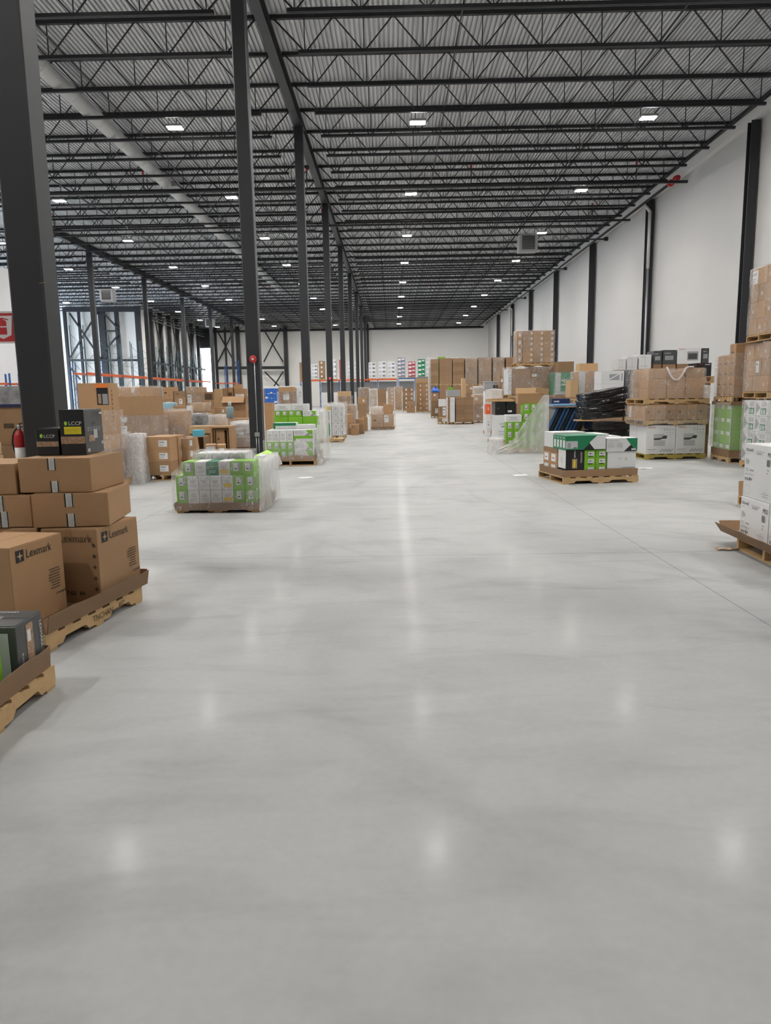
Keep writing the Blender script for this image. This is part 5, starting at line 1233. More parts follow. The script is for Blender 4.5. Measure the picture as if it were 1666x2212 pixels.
film(f, -.40, -.1, .0, .26, .5, .40, 'crumpled white film trailing on the floor left of the lime pile', FILMD, amp=.06, skirt=.15)
x, y = onz(1057, 938, 0); o = tag(empty('orange_strap', (x, y, 0), .4), 'crumpled orange plastic strap on the floor behind the torn film', 'strap')
bm = bmesh.new(); pr = None
for i in range(14):
    q = Vector((.22*math.cos(i*.9), .16*math.sin(i*.9), .05+.03*math.sin(i*1.7)+.01*i))
    if pr: bar(bm, pr, q, .06, .012)
    pr = q
mk('strap_loops', bm, RACKO, o)

# ---- loads just behind the lime pile
g = 'loads behind the lime toner pile'; CN[0] = 'wrapped_carton'
x0, x1 = xs(1062, 1112, 23.5, 880); fr = Fr(x0, 23.5); w = x1-x0
pallet(fr, 0, 0, 0, w, .9, 'pallet under the black cartons behind the lime pile')
zb_ = zz(868, 23.5, 1080)
carton(fr, .12, .02, PH, w*.90, .8, zb_-PH-.42, WHITE, 'broad white carton under the two black cartons behind the lime pile', g, deco=d_whiteprint)
carton(fr, .12, .02, zb_-.418, w*.45, .8, .416, BLACK, 'black printed carton left behind the lime pile', g, deco=d_seam)
carton(fr, .14+w*.46, .02, zb_-.418, w*.43, .8, .416, BLACK, 'black carton with a white label right behind the lime pile', g, deco=d_lab('F', .15, .2, .4, .15))
o = tag(empty('wooden_boards', (x0+w/2, 23.95, zb_+.002)), 'ragged light pine pallet lying on the black cartons behind the lime pile', 'boards')
for i in range(5):
    bm = bmesh.new(); box(bm, -w*.62, w*.5, -.45+.19*i, -.31+.19*i, .0 if i % 2 else .012, .05+.01*i); s = mk('pine_board', bm, WOOD, o); s.rotation_euler.z = rad((i*37 % 7)-3)
film(fr, -.05, .15, zb_+.1, w*.5, .5, .28, 'film heap lying on the ragged pine boards', FILMW, amp=.07)
stack(1051, 1061, 27.5, [873, 895], .6, [(RACKO, 'bright orange printed carton in the gap left of the lime pile', d_lab('F', .3, .4, .2, .3)), (WHITE, 'white printed carton under the bright orange one', d_whiteprint)], g, False)
stack(1048, 1063, 29.5, [845, 862], .6, [(WHITE, 'white carton with a dark print above the orange one', d_whiteprint), (WHITE, 'grey-white carton second above the orange one', d_whiteprint)], g, 'pallet behind the bright orange carton')

# ---- tall two-pallet stack
g = 'tall stack behind the open carton'
Y = 28.2; x0, x1 = xs(1098, 1198, Y, 820); fr = Fr(x0, Y); w = x1-x0
zm = zz(786, Y, 1160); z1 = zz(852, Y, 1150); z2 = zz(793, Y, 1150)
pallet(fr, 0, 0, 0, w, 1.2, 'floor pallet under the tall stack behind the open carton')
carton(fr, .05, .05, PH, w-.06, 1.0, z1-PH-.13, CARD2, 'hidden brown base carton of the tall stack behind the open carton', g)
pallet(fr, 0, .02, z1-PH, w, 1.2, 'pallet carrying the grey-brown wrapped cartons in the tall stack')
xa = at(1147, 820, Y)[0]-x0
carton(fr, .0, .03, z1, .14, 1.0, z2-z1-.06, WHITE, 'white printed carton end at the left of the grey-brown wrapped load', g, deco=d_whiteprint)
carton(fr, .15, .03, z1, xa-.16, 1.0, z2-z1-.05, CARD2, 'big grey-brown carton with a small square mark in the tall stack', g, deco=lambda o, w, d, h: decal(o, 'printed_marking', w, d, h, 'F', [(w*.07, h*.78, w*.12, h*.88, INK)]))
grid(fr, xa, .03, z1, (w-xa)/1, 1.0, (z2-z1)/2, 1, 1, 2, CARD2, 'wrapped brown carton with white printing', 'right half of the tall stack', g, d_lab('F', .05, .3, .2, .2))
film(fr, -.02, .01, z1+.005, w+.03, 1.05, z2-z1, 'clear film around the grey-brown wrapped load', FILM, amp=.03)
xp0, xp1 = xs(1117, 1197, Y, 750); f2 = Fr(xp0, Y); wp = xp1-xp0; zp = z2+.03
pallet(f2, -.02, .03, zp, wp+.04, 1.2, 'raised pallet under the topmost carton load of the tall stack')
hT = (zz(714, Y, 1160)-zp-PH)/6
grid(f2, 0.23, .05, zp+PH, (wp-.23)/3, .42, hT, 3, 1, 6, CARD, 'brown carton', 'topmost load of the tall stack', g, d_lab('F', .74, .35, .2, .4))
grid(f2, 0, .05, zp+PH, .22, .5, hT*1.5, 1, 1, 4, CARD, 'side carton under a white sheet', 'topmost load of the tall stack', g, d_lab('F', .3, .3, .4, .5))
film(f2, -.02, .03, zp+PH+.005, wp+.03, .55, hT*6, 'clear glinting film around the topmost load of the tall stack', FILM, amp=.025)

# ---- green-white load, dark carton, mid row towards the right wall
g = 'loads right of the tall stack'
fr, w, zs = stack(1200, 1247, 27.2, [805, 852], 1.0, [(DGREEN, 'green and white wrapped load right of the tall stack', lambda o, w, d, h: decal(o, 'printed_pattern', w, d, h, 'F', [(0, 0, w*.25, h, LGREY), (w*.28, h*.62, w*.6, h*.68, WHITE), (w*.28, h*.42, w*.6, h*.48, WHITE), (w*.25, 0.0, w, h*.14, LGREY), (w*.72, h*.7, w*.95, h*.78, WHITE)])), (CARD2, 'base carton under the green and white wrapped load', )], g, 'pallet under the green and white load')
film(fr, -.02, -.02, zs[1]-.1, w+.04, 1.05, zs[0]-zs[1]+.12, 'clear film around the green and white wrapped load', FILM, amp=.03)
carton(fr, .12, .2, zs[0]+.02, w*.75, .7, zz(781, 27.4, 1225)-zs[0]-.02, CARD2, 'dark brown carton on top of the green and white wrapped load', g)
fr, w, zs = stack(1233, 1250, 24.6, [821, 858], .7, [(CARD3, 'small tan wrapped carton between the green load and the glassy load', ), (CARD2, 'brown carton under the small tan wrapped one')], g, 'pallet under the small tan wrapped carton')
fr, w, zs = stack(1251, 1297, 24.8, [802, 862], .9, [(CARD, 'tan load behind glassy film with a darker half', lambda o, w, d, h: decal(o, 'printed_pattern', w, d, h, 'F', [(w*.55, .0, w*.85, h*.8, CARD2), (0, 0, w*.3, h, LGREY)])), (CARD2, 'base carton of the glassy tan load')], g, 'pallet under the glassy tan load')
film(fr, -.03, -.02, zs[1], w+.06, .95, zs[0]-zs[1], 'glassy film around the tan load with the darker half', FILMW if 0 else FILM, amp=.04)
x0, x1 = xs(1253, 1326, 25.4, 795); f3 = Fr(x0, 25.4)
carton(f3, .05, .25, zs[0]+.03, (x1-x0)*.55, .5, zz(784, 25.4, 1290)-zs[0]-.03, CARD3, 'long off-white wrapped carton on top of the glassy tan load', g)
fr, w, zs = stack(1299, 1349, 23.4, [801, 829, 858], .8, [(WHITE, 'white printer carton with a dark device picture, upper of two', lambda o, w, d, h: decal(o, 'device_picture', w, d, h, 'F', [(w*.36, h*.28, w*.80, h*.75, GREYP), ([(w*.36, h*.3), (w*.80, h*.72), (w*.80, h*.8), (w*.36, h*.38)], WHITE), (w*.88, h*.2, w*.93, h*.8, GREYP)])), (WHITE, 'white printer carton with a dark device picture, lower of two', lambda o, w, d, h: decal(o, 'device_picture', w, d, h, 'F', [(w*.45, h*.2, w*.8, h*.7, GREYP)])), (CARD2, 'brown carton under the two white printer cartons')], g, 'pallet under the two white printer cartons')
fr, w, zs = stack(1352, 1380, 23.4, [799, 826, 862], .8, [(DGREY, 'dark printed carton under film beside the white printer cartons', lambda o, w, d, h: decal(o, 'printed_text', w, d, h, 'F', [(w*.1, h*(.2+.2*i), w*.7, h*(.23+.2*i), LGREY) for i in range(4)])), (DGREY, 'second dark printed carton beside the white printer cartons', ), (CARD2, 'brown base carton under the dark printed ones')], g, 'pallet under the dark printed cartons')
film(fr, .0, -.02, zs[2]+.01, w+.03, .85, zs[0]-zs[2], 'clear film around the dark printed cartons', FILM, amp=.015, off=.006)
g = 'top row along the right wall'
Y = 26.0; wallz = None
WR = [0]
def wallrow(p0, p1, Y, yt, yb, m, label, deco=None, base='brown carton'):
    nth = ORD[WR[0]]; WR[0] += 1
    x0, x1 = xs(p0, p1, Y, yt); fr = Fr(x0, Y); z1, z0 = zz(yt, Y, (p0+p1)/2), zz(yb, Y, (p0+p1)/2)
    pallet(fr, 0, 0, 0, x1-x0, .75, f'pallet below the {nth} carton of the wall row')
    grid(fr, 0, 0, PH, x1-x0, .75, (z0-PH)/2, 1, 1, 2, CARD2, base, f'below the {nth} carton of the wall row', g)
    return carton(fr, .005, 0, z0+.001, x1-x0-.01, .7, z1-z0, m, label, g, 'printer_carton', deco=deco)
dS = lambda o, w, d, h: decal(o, 'printed_text', w, d, h, 'F', [(w*.1, h*.8, w*.5, h*.84, LGREY), (w*.1, h*.2, w*.8, h*.23, LGREY), (w*.5, h*.05, w*.53, h*.95, LGREY)])
wallrow(1336, 1353, Y, 775, 799, WHITE, 'white printed carton, left end of the row along the wall', dS)
wallrow(1355, 1378, Y, 770, 799, WHITE, 'white printed carton, second in the row along the wall', dS)
wallrow(1381, 1408, Y, 766, 797, WHITE, 'white printed carton under film, third in the row along the wall', dS)
dD = lambda o, w, d, h: decal(o, 'printed_text', w, d, h, 'F', [(w*.1, h*.75, w*.6, h*.79, LGREY), (w*.15, h*.3, w*.8, h*.6, GREYP)])
wallrow(1413, 1431, Y, 758, 787, DGREY, 'dark grey filmed carton, fourth in the row along the wall', dD)
wallrow(1433, 1462, Y, 756, 787, DGREY, 'dark grey filmed carton, fifth in the row along the wall', dD)
def d_canon(big):
    def gg(o, w, d, h):
        text(o, 'lettering', 'Canon', w, d, h, 'F', w*.06, h*.90, w*.10, RED)
        if big:
            decal(o, 'device_picture', w, d, h, 'F', [(w*.26, h*.56, w*.62, h*.70, LGREY), ([(w*.27, h*.49), (w*.46, h*.49), (w*.56, h*.53), (w*.70, h*.53), (w*.72, h*.64), (w*.60, h*.64), (w*.52, h*.56), (w*.27, h*.55)], DGREY), (w*.27, h*.28, w*.66, h*.48, LGREY), (w*.30, h*.40, w*.62, h*.41, GREYP), (w*.30, h*.32, w*.58, h*.33, GREYP)])
            decal(o, 'printed_text', w, d, h, 'F', [(w*.48, h*.89, w*.76, h*.905, LGREY)]+[(w*(.60+.10*i), h*.82, w*(.635+.10*i), h*.86, GREYP) for i in range(4)]+[(w*(.70+.09*i), h*.73, w*(.75+.09*i), h*.76, LGREY) for i in range(3)]+[(w*.78, h*.66, w*.9, h*.67, LGREY), (w*.06, h*.15, w*.36, h*.165, GREYP), (w*.06, h*.08, w*.30, h*.09, LGREY)]+[(w*(.50+.055*i), h*(.08+.05*(i % 2)), w*(.54+.055*i), h*(.13+.04*(i % 2)), GREYP) for i in range(8)], .001)
        else: decal(o, 'device_picture', w, d, h, 'F', [(w*.42, h*.22, w*.88, h*.78, GREYP), (w*.46, h*.30, w*.84, h*.66, DGREY), (w*.10, h*.35, w*.28, h*.75, WPAPER)])
    return gg
wallrow(1464, 1516, Y, 752, 786, WHITE, 'white printer carton with a large printer picture in the row along the wall', d_canon(0), 'black printer carton')
wallrow(1518, 1533, Y, 752, 784, DGREY, 'dark carton right of the large printer picture in the row along the wall', dD)
x0, x1 = xs(1505, 1537, 24.0, 800); fr = Fr(x0, 24.0)
pallet(fr, 0, 0, 0, x1-x0, .8, 'pallet below the black printer carton with red lettering')
zq = zz(813, 24, 1520); zr = zz(828, 24, 1520)
carton(fr, 0, 0, PH, x1-x0, .7, zr-PH, CARD2, 'brown base carton below the black printer carton with red lettering', g)
carton(fr, 0.1, -.25, zr+.001, x1-x0-.1, .8, zq-zr-.002, CARD, 'brown carton with a dark shield print below the black printer carton', g, deco=lambda o, w, d, h: decal(o, 'printed_marking', w, d, h, 'F', [([(w*.35, h*.85), (w*.7, h*.85), (w*.68, h*.4), (w*.5, h*.2), (w*.36, h*.4)], INKB)]))
carton(fr, 0, 0, zq, x1-x0, .7, zz(784, 24, 1520)-zq, BLACK, 'black printer carton with red lettering near the wall', g, 'printer_carton', deco=lambda o, w, d, h: (text(o, 'lettering', 'Canon', w, d, h, 'F', w*.06, h*.86, w*.12, RED), decal(o, 'printed_text', w, d, h, 'F', [(w*.56, h*.85, w*.9, h*.9, LGREY), (w*.5, h*.08, w*.53, h*.8, DGREY), (w*.1, h*.1, w*.4, h*.14, GREYP)])))

# ---- blue leaning panels and black wrapped pads
g = 'leaning blue and black panels'
Y = 20.6; x0, x1 = xs(1180, 1252, Y, 900); fr = Fr(x0, Y); w = x1-x0; zt = zz(862, Y, 1215)
pallet(fr, 0, 0, 0, w+.1, 1.2, 'pallet under the leaning blue panels', notch='y')
mats = [TABLEB, TABLEK, TABLEB, TABLEB, TABLEK, TABLEB, TABLEB, TABLEB, TABLEK, TABLEK]
L = 1.12
for i, m in enumerate(mats):
    o = tag(empty('folding_panel', (fr.x-.12+i*.102, fr.y+.1, PH+.012)), f'{"blue" if m is TABLEB else "black-edged"} folding panel leaning to the right, {acr(i, 10)}', 'panel', g)
    one('panel_board', m, o, -.034, .034, 0, 1.0, 0, L, bev=.006); one('edge_trim', TABLEK if m is TABLEB else WOODY if i == 7 else TABLEK, o, -.038, -.0345, 0, 1.0, .02, L-.02)
    o.rotation_euler.y = rad(25)
o = tag(one('tabletop_panel', TABLEL, None, 0, w*1.05, -.05, 1.15, 0, .07, bev=.015), 'pale blue panel lying flat across the leaning blue panels', 'panel', g); o.location = (fr.x+.18, fr.y, PH+.05+L*math.cos(rad(25))+.02)
zl = o.location.z+.072
carton(fr, .18, .1, zl, .5, .5, .14, NAVY, 'small navy printed carton on the pale blue panel', g, deco=d_lab('F', .1, .3, .3, .3))
carton(fr, .75, .05, zl, .52, .6, .12, CARD3, 'flat tan open carton on the pale blue panel', g)
g = 'black wrapped pads'
Y = 18.9; x0, x1 = xs(1258, 1362, Y, 930); fr = Fr(x0, Y); w = x1-x0
pallet(fr, .15, 0, 0, w-.15, 1.1, 'pallet under the black wrapped bales', notch='y')
def bale(lx, ly, z, w, d, h, ang, label):
    bm = bmesh.new(); n = 14; m_ = 8; grd = {}
    me = bpy.data.meshes.new('b')
    box(bm, -w/2, w/2, -d/2, d/2, 0, h); bmesh.ops.subdivide_edges(bm, edges=bm.edges[:], cuts=7, use_grid_fill=True)
    for v in bm.verts:
        c = v.co; k = noise.noise(Vector((c.x*3+z*7, c.y*3, c.z*14)))*.11+noise.noise(Vector((c.x*9, c.y*9+z, c.z*30)))*.05
        e = 1-.10*max(0, abs(2*c.x/w)-.75)/.25*(abs(2*(c.z-h/2)/h))
        v.co = Vector((c.x*(1+k*.4), c.y*(1+k*.6), max(0.0, h/2+(c.z-h/2)*e+k*.18*(1 if c.z > h*.1 else 0))))
    for fc in bm.faces: fc.smooth = True
    o = mk('wrapped_bale', bm, BLKW); x, y = fr.p(lx+w/2, ly+d/2); o.location = (x, y, z); o.rotation_euler.y = rad(ang)
    return tag(o, label, 'bale', g)
z = PH+.002; bh = (zz(910, Y, 1320)-PH)/3
for i, lb in enumerate(('lowest black wrapped bale of the flat stack behind the mixed pallet', 'middle black wrapped bale of the flat stack behind the mixed pallet', 'upper black wrapped bale of the flat stack behind the mixed pallet')):
    bale(.25+.03*i, .03, z, w-.28, 1.0, bh-.012, 0, lb); z += bh
o = tag(one('cardboard_sheet', CARD3, None, .0, .40, .02, .5, 0, .03), 'tan cardboard sheet sticking out between the black bales', 'cardboard'); o.location = (fr.x-.12, fr.y, z+.012); o.rotation_euler.y = 0
z += .05
one('x', CARD, None, 0, .1, 0, .1, 0, .1) if 0 else None
for i, lb in enumerate(('lowest tilted black wrapped pad', 'second tilted black wrapped pad', 'third tilted black wrapped pad', 'topmost tilted black wrapped pad rising towards the brown stack')):
    bale(.02+.03*i, .05+.02*i, z+.02+.02*i, w-.10-.02*i, .95, .17, -3.5-2.2*i, lb); z += .163

# ---- printer cartons below, two carton loads above
g = 'three-high stack with white printer cartons'; CN[0] = 'brown_carton'
f = Fr(5.93, 17.22, 1.2); Wv = 1.44
pallet(f, 0, 0, 0, Wv, 1.22, 'yellowish pallet under the two white printer cartons', mat=WOODY)
hc = zz(918, 17.25, 1455)-PH-.004
for i in range(2): carton(f, .02+i*.705, .02, PH, .695, .62, hc, WHITE, f'{"left" if i == 0 else "right"} white printer carton with red lettering on the yellowish pallet', g, 'printer_carton', deco=d_canon(1))
for i in range(2): carton(f, .02+i*.705, .66, PH, .695, .5, hc, WHITE, f'{"left" if i == 0 else "right"} white printer carton at the back of the yellowish pallet', g, 'printer_carton')
z = PH+hc+.003
pallet(f, -.06, -.01, z, Wv+.06, 1.24, 'pine pallet above the white printer cartons')
z += PH; h2 = zz(873, 17.25, 1455)-z
grid(f, -.03, 0, z, (Wv+.03)/6, .4, h2, 6, 2, 1, CARD, 'brown carton', 'wrapped row above the white printer cartons', g, d_seam)
carton(f, -.03, .82, z, .3, .36, h2-.002, CARD, 'side brown carton with a white strip above the white printer cartons', g, deco=lambda o, w, d, h: decal(o, 'shipping_label', w, d, h, 'L', [(d*.35, h*.1, d*.65, h*.85, WPAPER)]))
film(f, -.06, -.02, z-.10, Wv+.08, 1.24, h2+.06, 'clear film around the brown row above the white printer cartons', FILM, amp=.018, top=False)
z += h2
pallet(f, -.07, -.01, z+.002, Wv+.09, 1.24, 'dark-gapped pallet under the three-column carton load')
z += PH+.003; hv = (zz(795, 17.3, 1455)-z)/3; cw = .425
for c in range(3):
    for k in range(3):
        if c == 1 and k == 2: continue
        carton(f, .03+c*(cw+.012), .03, z+k*hv, cw, .5, hv-.002, CARD, f'brown carton, {acr(c, 3)} column, {lev(k, 3)}, three-column load', g)
        if c == 0: carton(f, .03, .54, z+k*hv, cw, .55, hv-.002, CARD, f'side brown carton with printed lines, {lev(k, 3)}, three-column load', g, deco=lambda o, w, d, h: decal(o, 'printed_text', w, d, h, 'L', [(d*.15, h*(.2+.15*i), d*.85, h*(.24+.15*i), INKB) for i in range(4)]))
carton(f, .03+cw+.012, .05, z+2*hv, cw-.02, .5, hv*.72, CARD, 'lower-lying brown carton in the saddle of the three-column load', g)
film(f, .0, .0, z, 1.34, 1.12, hv*2.9, 'clear film around the three-column carton load', FILM, amp=.015, top=False)
bm = bmesh.new(); pr = None
for i in range(12):
    t = i/11; q = Vector((.42+.62*t, .0, z+hv*3+.02-.30*math.sin(min(1, t*1.35)*math.pi)*(1 if t < .74 else 0)+.02*noise.noise(Vector((t*9, 0, 0)))))
    if pr is not None: bar(bm, pr, q, .05, .03)
    pr = q
o = mk('film_rope', bm, FILMD); o.location = (f.x, f.y-.03, 0); o.rotation_euler.z = f.r; tag(o, 'twisted rope of white film sagging over the three-column load', 'plastic wrap', None, 'thing')
stack(1523, 1535, 17.75, [872, 905, 940], .7, [(CARD2, 'slim dark brown carton upper one right of the printer carton stack', ), (CARD2, 'slim dark brown carton middle one right of the printer carton stack'), (CARD2, 'slim dark brown carton bottom one right of the printer carton stack')], g, False)
film(Fr(at(1512, 850, 18.0)[0], 18.0), 0, 0, zz(868, 18, 1520), .22, .4, .38, 'bunched milky film on the ledge right of the three-column load', FILMW, amp=.06)

# ---- green load with the P-marked cartons on top
g = 'stack with lime boxes below and marked cartons above'
f = Fr(7.53, 17.28, -96.3); Wg = 1.20; zt = zz(864, 16.6, 1555)
pallet(f, -.03, -.02, 0, Wg+.06, 1.06, 'pine pallet under the tall lime wrapped load by the right edge')
zl0 = PH+.006
tray(f, -.02, -.01, PH, Wg+.04, 1.04, .16, 'grey-brown tray at the foot of the tall lime wrapped load', None, .004, CARD2)
hl = (zt-.09-zl0)/4; cw = Wg/6
def d_limeup(o, w, d, h): decal(o, 'printed_label', w, d, h, 'F', [(w*.25, h*.62, w*.8, h*.90, WHITE)])
for k in range(4): grid(f, 0, 0, zl0+k*hl, cw*2, .4, hl, 3, 1, 1, LIME, f'lime toner carton, {lev(k, 4)}', 'tall lime wrapped load', g, d_limeup, name='toner_carton')
carton(f, 0, .41, zl0, Wg, .60, 4*hl-.002, LIME, 'deep lime carton filling the back of the tall lime wrapped load', g)
decal(bpy.data.objects['toner_carton'], 'x', 1, 1, 1, 'F', []) if 0 else None
tray(f, -.05, -.04, zl0+4*hl+.030, Wg+.10, 1.10, .02, 'brown cardboard cap over the tall lime wrapped load', None, .0, CARD2, drop=.05)
film(f, -.03, -.03, PH+.165, Wg+.06, 1.07, zl0+4*hl-.27, 'milky film smooth around the tall lime load', FILMS, amp=.012, top=False)
o = one('corner_board', LGREY, None, Wg-.06, Wg-.005, -.007, -.003, PH+.013, zt-.12); o.location = (f.x, f.y, 0); o.rotation_euler.z = f.r; tag(o, 'pale corner board down the front edge of the tall lime load', 'corner board')
z = zl0+4*hl+.038
pallet(f, -.03, -.02, z, Wg+.04, 1.04, 'pallet with black gaps under the P-marked cartons')
z += PH+.002; hp = (zz(744, 16.5, 1565)-z)/5
def d_p(o, w, d, h):
    text(o, 'lettering', 'P', w, d, h, 'F', w*.3, h*.48, h*.42, INK, 0, .002); decal(o, 'printed_text', w, d, h, 'F', [(w*.22, h*.12, w*.7, h*.24, INKB), (w*.34, h*.38, w*.52, h*.42, INKB)], .001)
for k in range(5):
    for c in range(3):
        if k == 4 and c < 2: continue
        carton(f, 0.02+c*.385, .02, z+k*hp, .38, .4, hp-.002, CARD, f'P-marked brown carton, {acr(c, 3)}, {lev(k, 5)}, above the lime load', g, deco=d_p)
carton(f, .02, .43, z, 1.14, .55, 4*hp, CARD2, 'deep brown carton behind the P-marked cartons', g)
film(f, -.01, -.01, z+.01, 1.20, 1.02, hp*4-.0, 'clear film around the P-marked cartons with a slanted top', FILM, amp=.015, top=False)

# ---- rightmost stack: printed green-white load, two brown loads
g = 'rightmost tall brown stack'
f = Fr(7.34, 15.42, -92); Wr = 1.04; YW = 14.9; zt = zz(864, YW, 1630)
pallet(f, -.03, -.02, 0, Wr+.06, 1.22, 'pine pallet under the grey and green printed load at the right edge')
zl0 = PH+.001; hl = (zt-zl0)/4
def d_mix(o, w, d, h): decal(o, 'printed_pattern', w, d, h, 'F', [([(w*.05, h*.1), (w*.4, h*.5), (w*.05, h*.9)], GREYP), (w*.45, h*.1, w*.9, h*.5, DGREEN), (w*.5, h*.15, w*.6, h*.4, WHITE), (w*.68, h*.15, w*.8, h*.4, WHITE), (w*.5, h*.6, w*.9, h*.9, LGREY)])
for k in range(4): [carton(f, c*Wr/2, 0, zl0+k*hl, Wr/2-.006, .5, hl-.002, WHITE, f'grey and green printed carton, {lev(k, 4)} {acr(c, 2)}, load at the right edge', g, 'toner_carton', deco=d_mix) for c in (0, 1)]
carton(f, 0, .52, zl0, Wr, .62, zt-zl0-.01, WHITE, 'deep white carton at the back of the load at the right edge', g)
film(f, -.02, -.02, PH+.02, Wr+.04, 1.2, zt-PH-.03, 'clear film around the grey and green printed load', FILMW if 0 else FILM, amp=.015)
z = zt+.03
def brownload(z, ztop, n, cols, wb, x0_, gl, lab_):
    pallet(f, x0_-.03, -.03, z, 1.10, 1.22, f'dark-gapped pallet under the {wb}', notch='y'); z += PH+.002; h = (ztop-z)/n
    for k in range(n):
        ww = 1.02/cols
        for c in range(cols): carton(f, x0_+c*ww, .0+.006*((k*3+c) % 2), z+k*h, ww-.006, .5, h-.002, CARD, f'brown carton, {acr(c, cols)}, {lev(k, n)}, {wb}', g, deco=lab_(k, c))
    carton(f, x0_, .52, z, 1.02, .62, ztop-z-.01, CARD2, f'deep brown carton at the back of the {wb}', g)
    film(f, x0_-.015, -.015, z+.01, 1.05, 1.17, ztop-z-.01, f'clear glinting film around the {wb}', FILM, amp=.018)
    return ztop+.04
L1_ = lambda k, c: d_lab('F', .3, .2, .4, .7) if (k, c) == (1, 1) else (d_lab('F', .35, .35, .12, .2) if (k+c) % 2 == 0 else None)
z = brownload(z, zz(741, YW, 1630), 3, 3, 'lower brown load at the right edge', -.02, None, L1_)
z = brownload(z, zz(575, YW, 1625), 4, 3, 'upper brown load at the right edge', 0.0, None, lambda k, c: d_lab('F', .1, .1, .7, .8) if k == 3 and c == 0 else (d_lab('F', .3, .35, .15, .2) if (k+c) % 2 else None))
o = one('cardboard_sheet', CARD3, None, -.30, .75, -.14, .5, 0, .006); o.location = (f.x+.05, f.y, zz(741, YW, 1630)+.03); o.rotation_euler = (0, 0, f.r); tag(o, 'tan cardboard sheet jutting out between the two brown loads at the right edge', 'cardboard')

# ---- flat brown load with white ends in the middle distance
g = 'flat brown cartons in the middle distance'; CN[0] = 'flat_carton'
Y = 39.0; x0, x1 = xs(985, 1023, Y, 890); f = Fr(x0, Y, 0); w = x1-x0
pallet(f, -.05, 0, 0, w+.1, 1.2, 'pine pallet under the flat brown cartons in the middle distance', notch='y')
hq = (zz(858, Y, 1005)-PH)/10
grid(f, 0, 0, PH, w/2, .8, hq, 2, 1, 10, CARD2, 'flat brown carton', 'neat load in the middle distance', g, flaps=False)
xq, _ = xs(967, 985, Y, 890)
wq = x0-xq-.03
pallet(Fr(xq, Y), -.02, 0, 0, wq, 1.2, 'pallet at the left end of the neat flat brown load', notch='y')
grid(Fr(xq, Y), 0, .02, PH, wq-.02, .7, hq, 1, 1, 10, WHITE, 'flat carton with a white label end', 'left side of the neat load', g, lambda o, w, d, h: decal(o, 'brown_end', w, d, h, 'F', [(0.002, .002, w*.35, h-.002, CARD2)]), flaps=False)
stack(947, 966, 39.6, [903], .8, [(CARD2, 'low brown carton with a white end left of the neat flat load', d_lab('F', .45, .1, .5, .8))], g, 'pine pallet left of the neat flat load')
fr, w, zs = stack(1024, 1050, 40.6, [853, 872, 890], 1.0, [(CARD, 'film-wrapped olive-brown carton top right of the neat flat load', d_lab('F', .1, .4, .2, .3)), (CARD2, 'film-wrapped olive-brown carton middle right of the neat flat load', d_lab('F', .6, .4, .2, .3)), (CARD2, 'film-wrapped olive-brown carton bottom right of the neat flat load', d_lab('F', .2, .4, .2, .3))], g, 'pallet right of the neat flat load')
film(fr, -.03, -.03, .08, w+.06, 1.06, zs[0]-.05, 'speckled clear film right of the neat flat load', FILM, amp=.04)
g = 'mixed loads behind the neat flat load'
stack(932, 948, 50, [848, 866], 1.0, [(CARD2, 'grey-brown carton tower left behind the neat flat load', d_lab('F', .3, .6, .3, .2)), (CARD2, 'striped grey-brown cartons under the tower behind the neat flat load', d_lab('F', .5, .2, .4, .3))], g, 'pallet under the grey-brown tower')
stack(949, 964, 49, [862, 878], .9, [(WHITE, 'white-ended carton pile just left of the neat flat load', ), (CARD2, 'lower brown carton pile just left of the neat flat load', d_lab('F', .5, .1, .45, .8))], g, 'pallet under the white-ended pile')
o = tag(empty('plastic_bag', (at(941, 840, 50.3)[0], 50.3, zz(848, 50, 940)+.003)), 'blue plastic bag bulging on top of the grey-brown tower', 'bag')
bm = bmesh.new(); bmesh.ops.create_icosphere(bm, subdivisions=3, radius=.26)
for v in bm.verts: v.co = Vector((v.co.x*(1.1+.3*noise.noise(v.co*4)), v.co.y*.9, max(0, v.co.z+.16)*(.8+.4*noise.noise(v.co*3))))
mk('bag_body', bm, BLUE, o, True)
bm = bmesh.new(); lathe(bm, [(.04, .30), (.07, .36), (.09, .42)], 10); mk('bag_neck', bm, BLUE, o)
fr, w, zs = stack(966, 995, 44, [842, 856], .9, [(HEATW, 'grey slatted crate standing behind the neat flat load', lambda o, w, d, h: decal(o, 'slat_pattern', w, d, h, 'F', [(w*(.08+.23*i), h*.1, w*(.11+.23*i), h*.9, GREYP) for i in range(4)])), (CARD2, 'brown carton under the grey slatted crate')], g, 'pallet under the grey slatted crate')
carton(fr, w*.1, .1, zs[0]+.001, w*.35, .3, .16, LIME, 'small green carton on the grey slatted crate', g)
fr, w, zs = stack(998, 1006, 52, [817], .6, [(CARD3, 'tall narrow tan carton before the brown carton wall')], g, False)
stack(1008, 1027, 50, [833, 849], .8, [(CARD, 'brown carton with a label before the brown carton wall', d_lab('F', .4, .5, .2, .3)), (CARD2, 'wrapped brown carton below the labelled one before the wall', d_lab('F', .5, .3, .2, .3))], g, 'pallet before the brown carton wall')
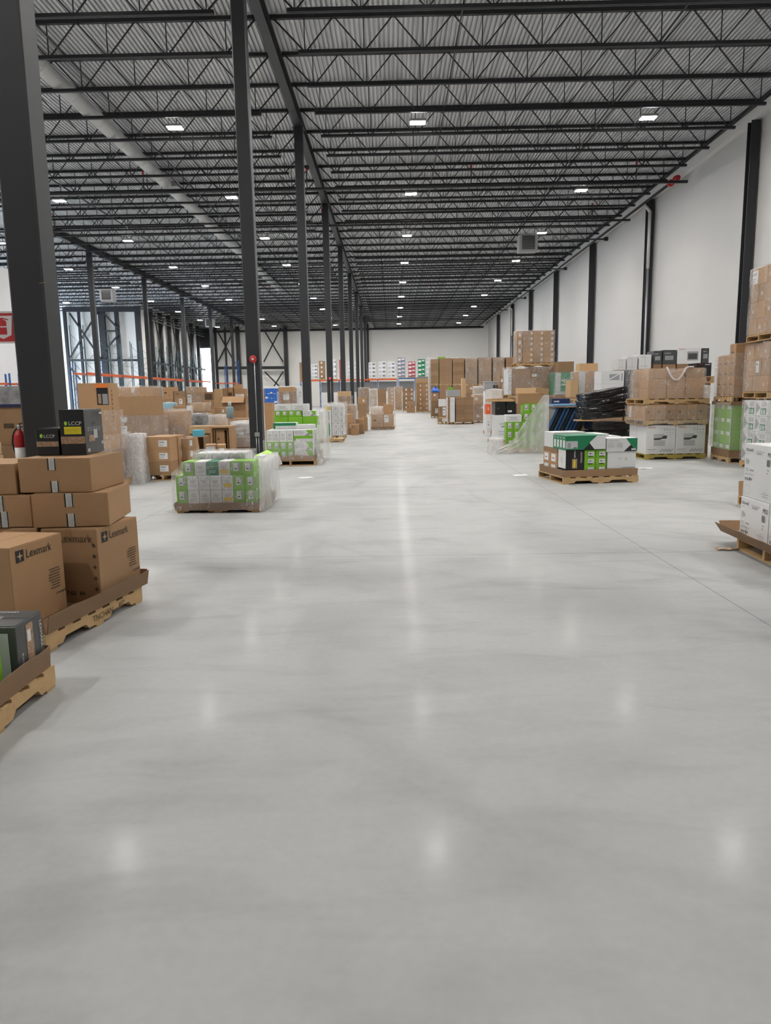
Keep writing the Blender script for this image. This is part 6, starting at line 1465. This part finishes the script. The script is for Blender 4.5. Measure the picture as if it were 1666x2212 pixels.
fr, w, zs = stack(1030, 1050, 46, [838, 850], .8, [(CARD2, 'filmed brown carton heap by the grey machine', ), (CARD2, 'base of the filmed carton heap by the grey machine', d_lab('F', .1, .3, .5, .6))], g, 'pallet under the filmed carton heap')
film(fr, -.1, -.05, .5, w+.2, .95, zs[0]-.4, 'milky film heap by the grey machine', FILMW, amp=.1)
x0, x1 = xs(1047, 1079, 44, 835); fr = Fr(x0, 44); w = x1-x0; zt = zz(824, 44, 1060); zb_ = zz(845, 44, 1060)
pallet(fr, 0, 0, 0, w, .9, 'pallet under the grey machine case'); carton(fr, 0, 0, PH, w, .85, zb_-PH, CARD2, 'brown base carton under the grey machine case', g)
o = tag(empty('machine_case', (fr.x+w/2, fr.y+.4, zb_+.001)), 'light grey machine case with two dark square windows', 'machine')
one('case_body', HEATW, o, -w/2, w/2, -.38, .38, 0, zt-zb_-.05, bev=.02); one('case_lid', LGREY, o, -w/2-.02, w/2+.02, -.4, .4, zt-zb_-.049, zt-zb_)
for a in (.08, .30): one('dark_window', DGREY, o, w*(a-.0), w*(a+.16), -.392, -.382, .14, .36)
stack(1080, 1092, 43, [812, 834], .8, [(CARD2, 'filmed brown carton between the grey case and the tall stack', d_lab('F', .2, .4, .3, .3)), (CARD2, 'dark brown carton pile between the grey case and the tall stack')], g, 'pallet between the grey case and the tall stack')

# ------------------------------------------------------------------ world, render look
wd = bpy.data.worlds.new('world'); SC.world = wd; wd.use_nodes = True
bg = wd.node_tree.nodes['Background']; bg.inputs[0].default_value = (.86, .93, 1, 1); bg.inputs[1].default_value = 6
SC.view_settings.view_transform = 'Standard'; SC.view_settings.look = 'None'; SC.view_settings.gamma = 1
SC.view_settings.use_curve_mapping = False; SC.view_settings.exposure = 0.53
SC.cycles.use_denoising = True; SC.cycles.adaptive_threshold = .04; SC.cycles.transparent_max_bounces = 14; SC.cycles.max_bounces = 6; SC.cycles.diffuse_bounces = 3; SC.cycles.glossy_bounces = 2
SC.cycles.sample_clamp_indirect = 6
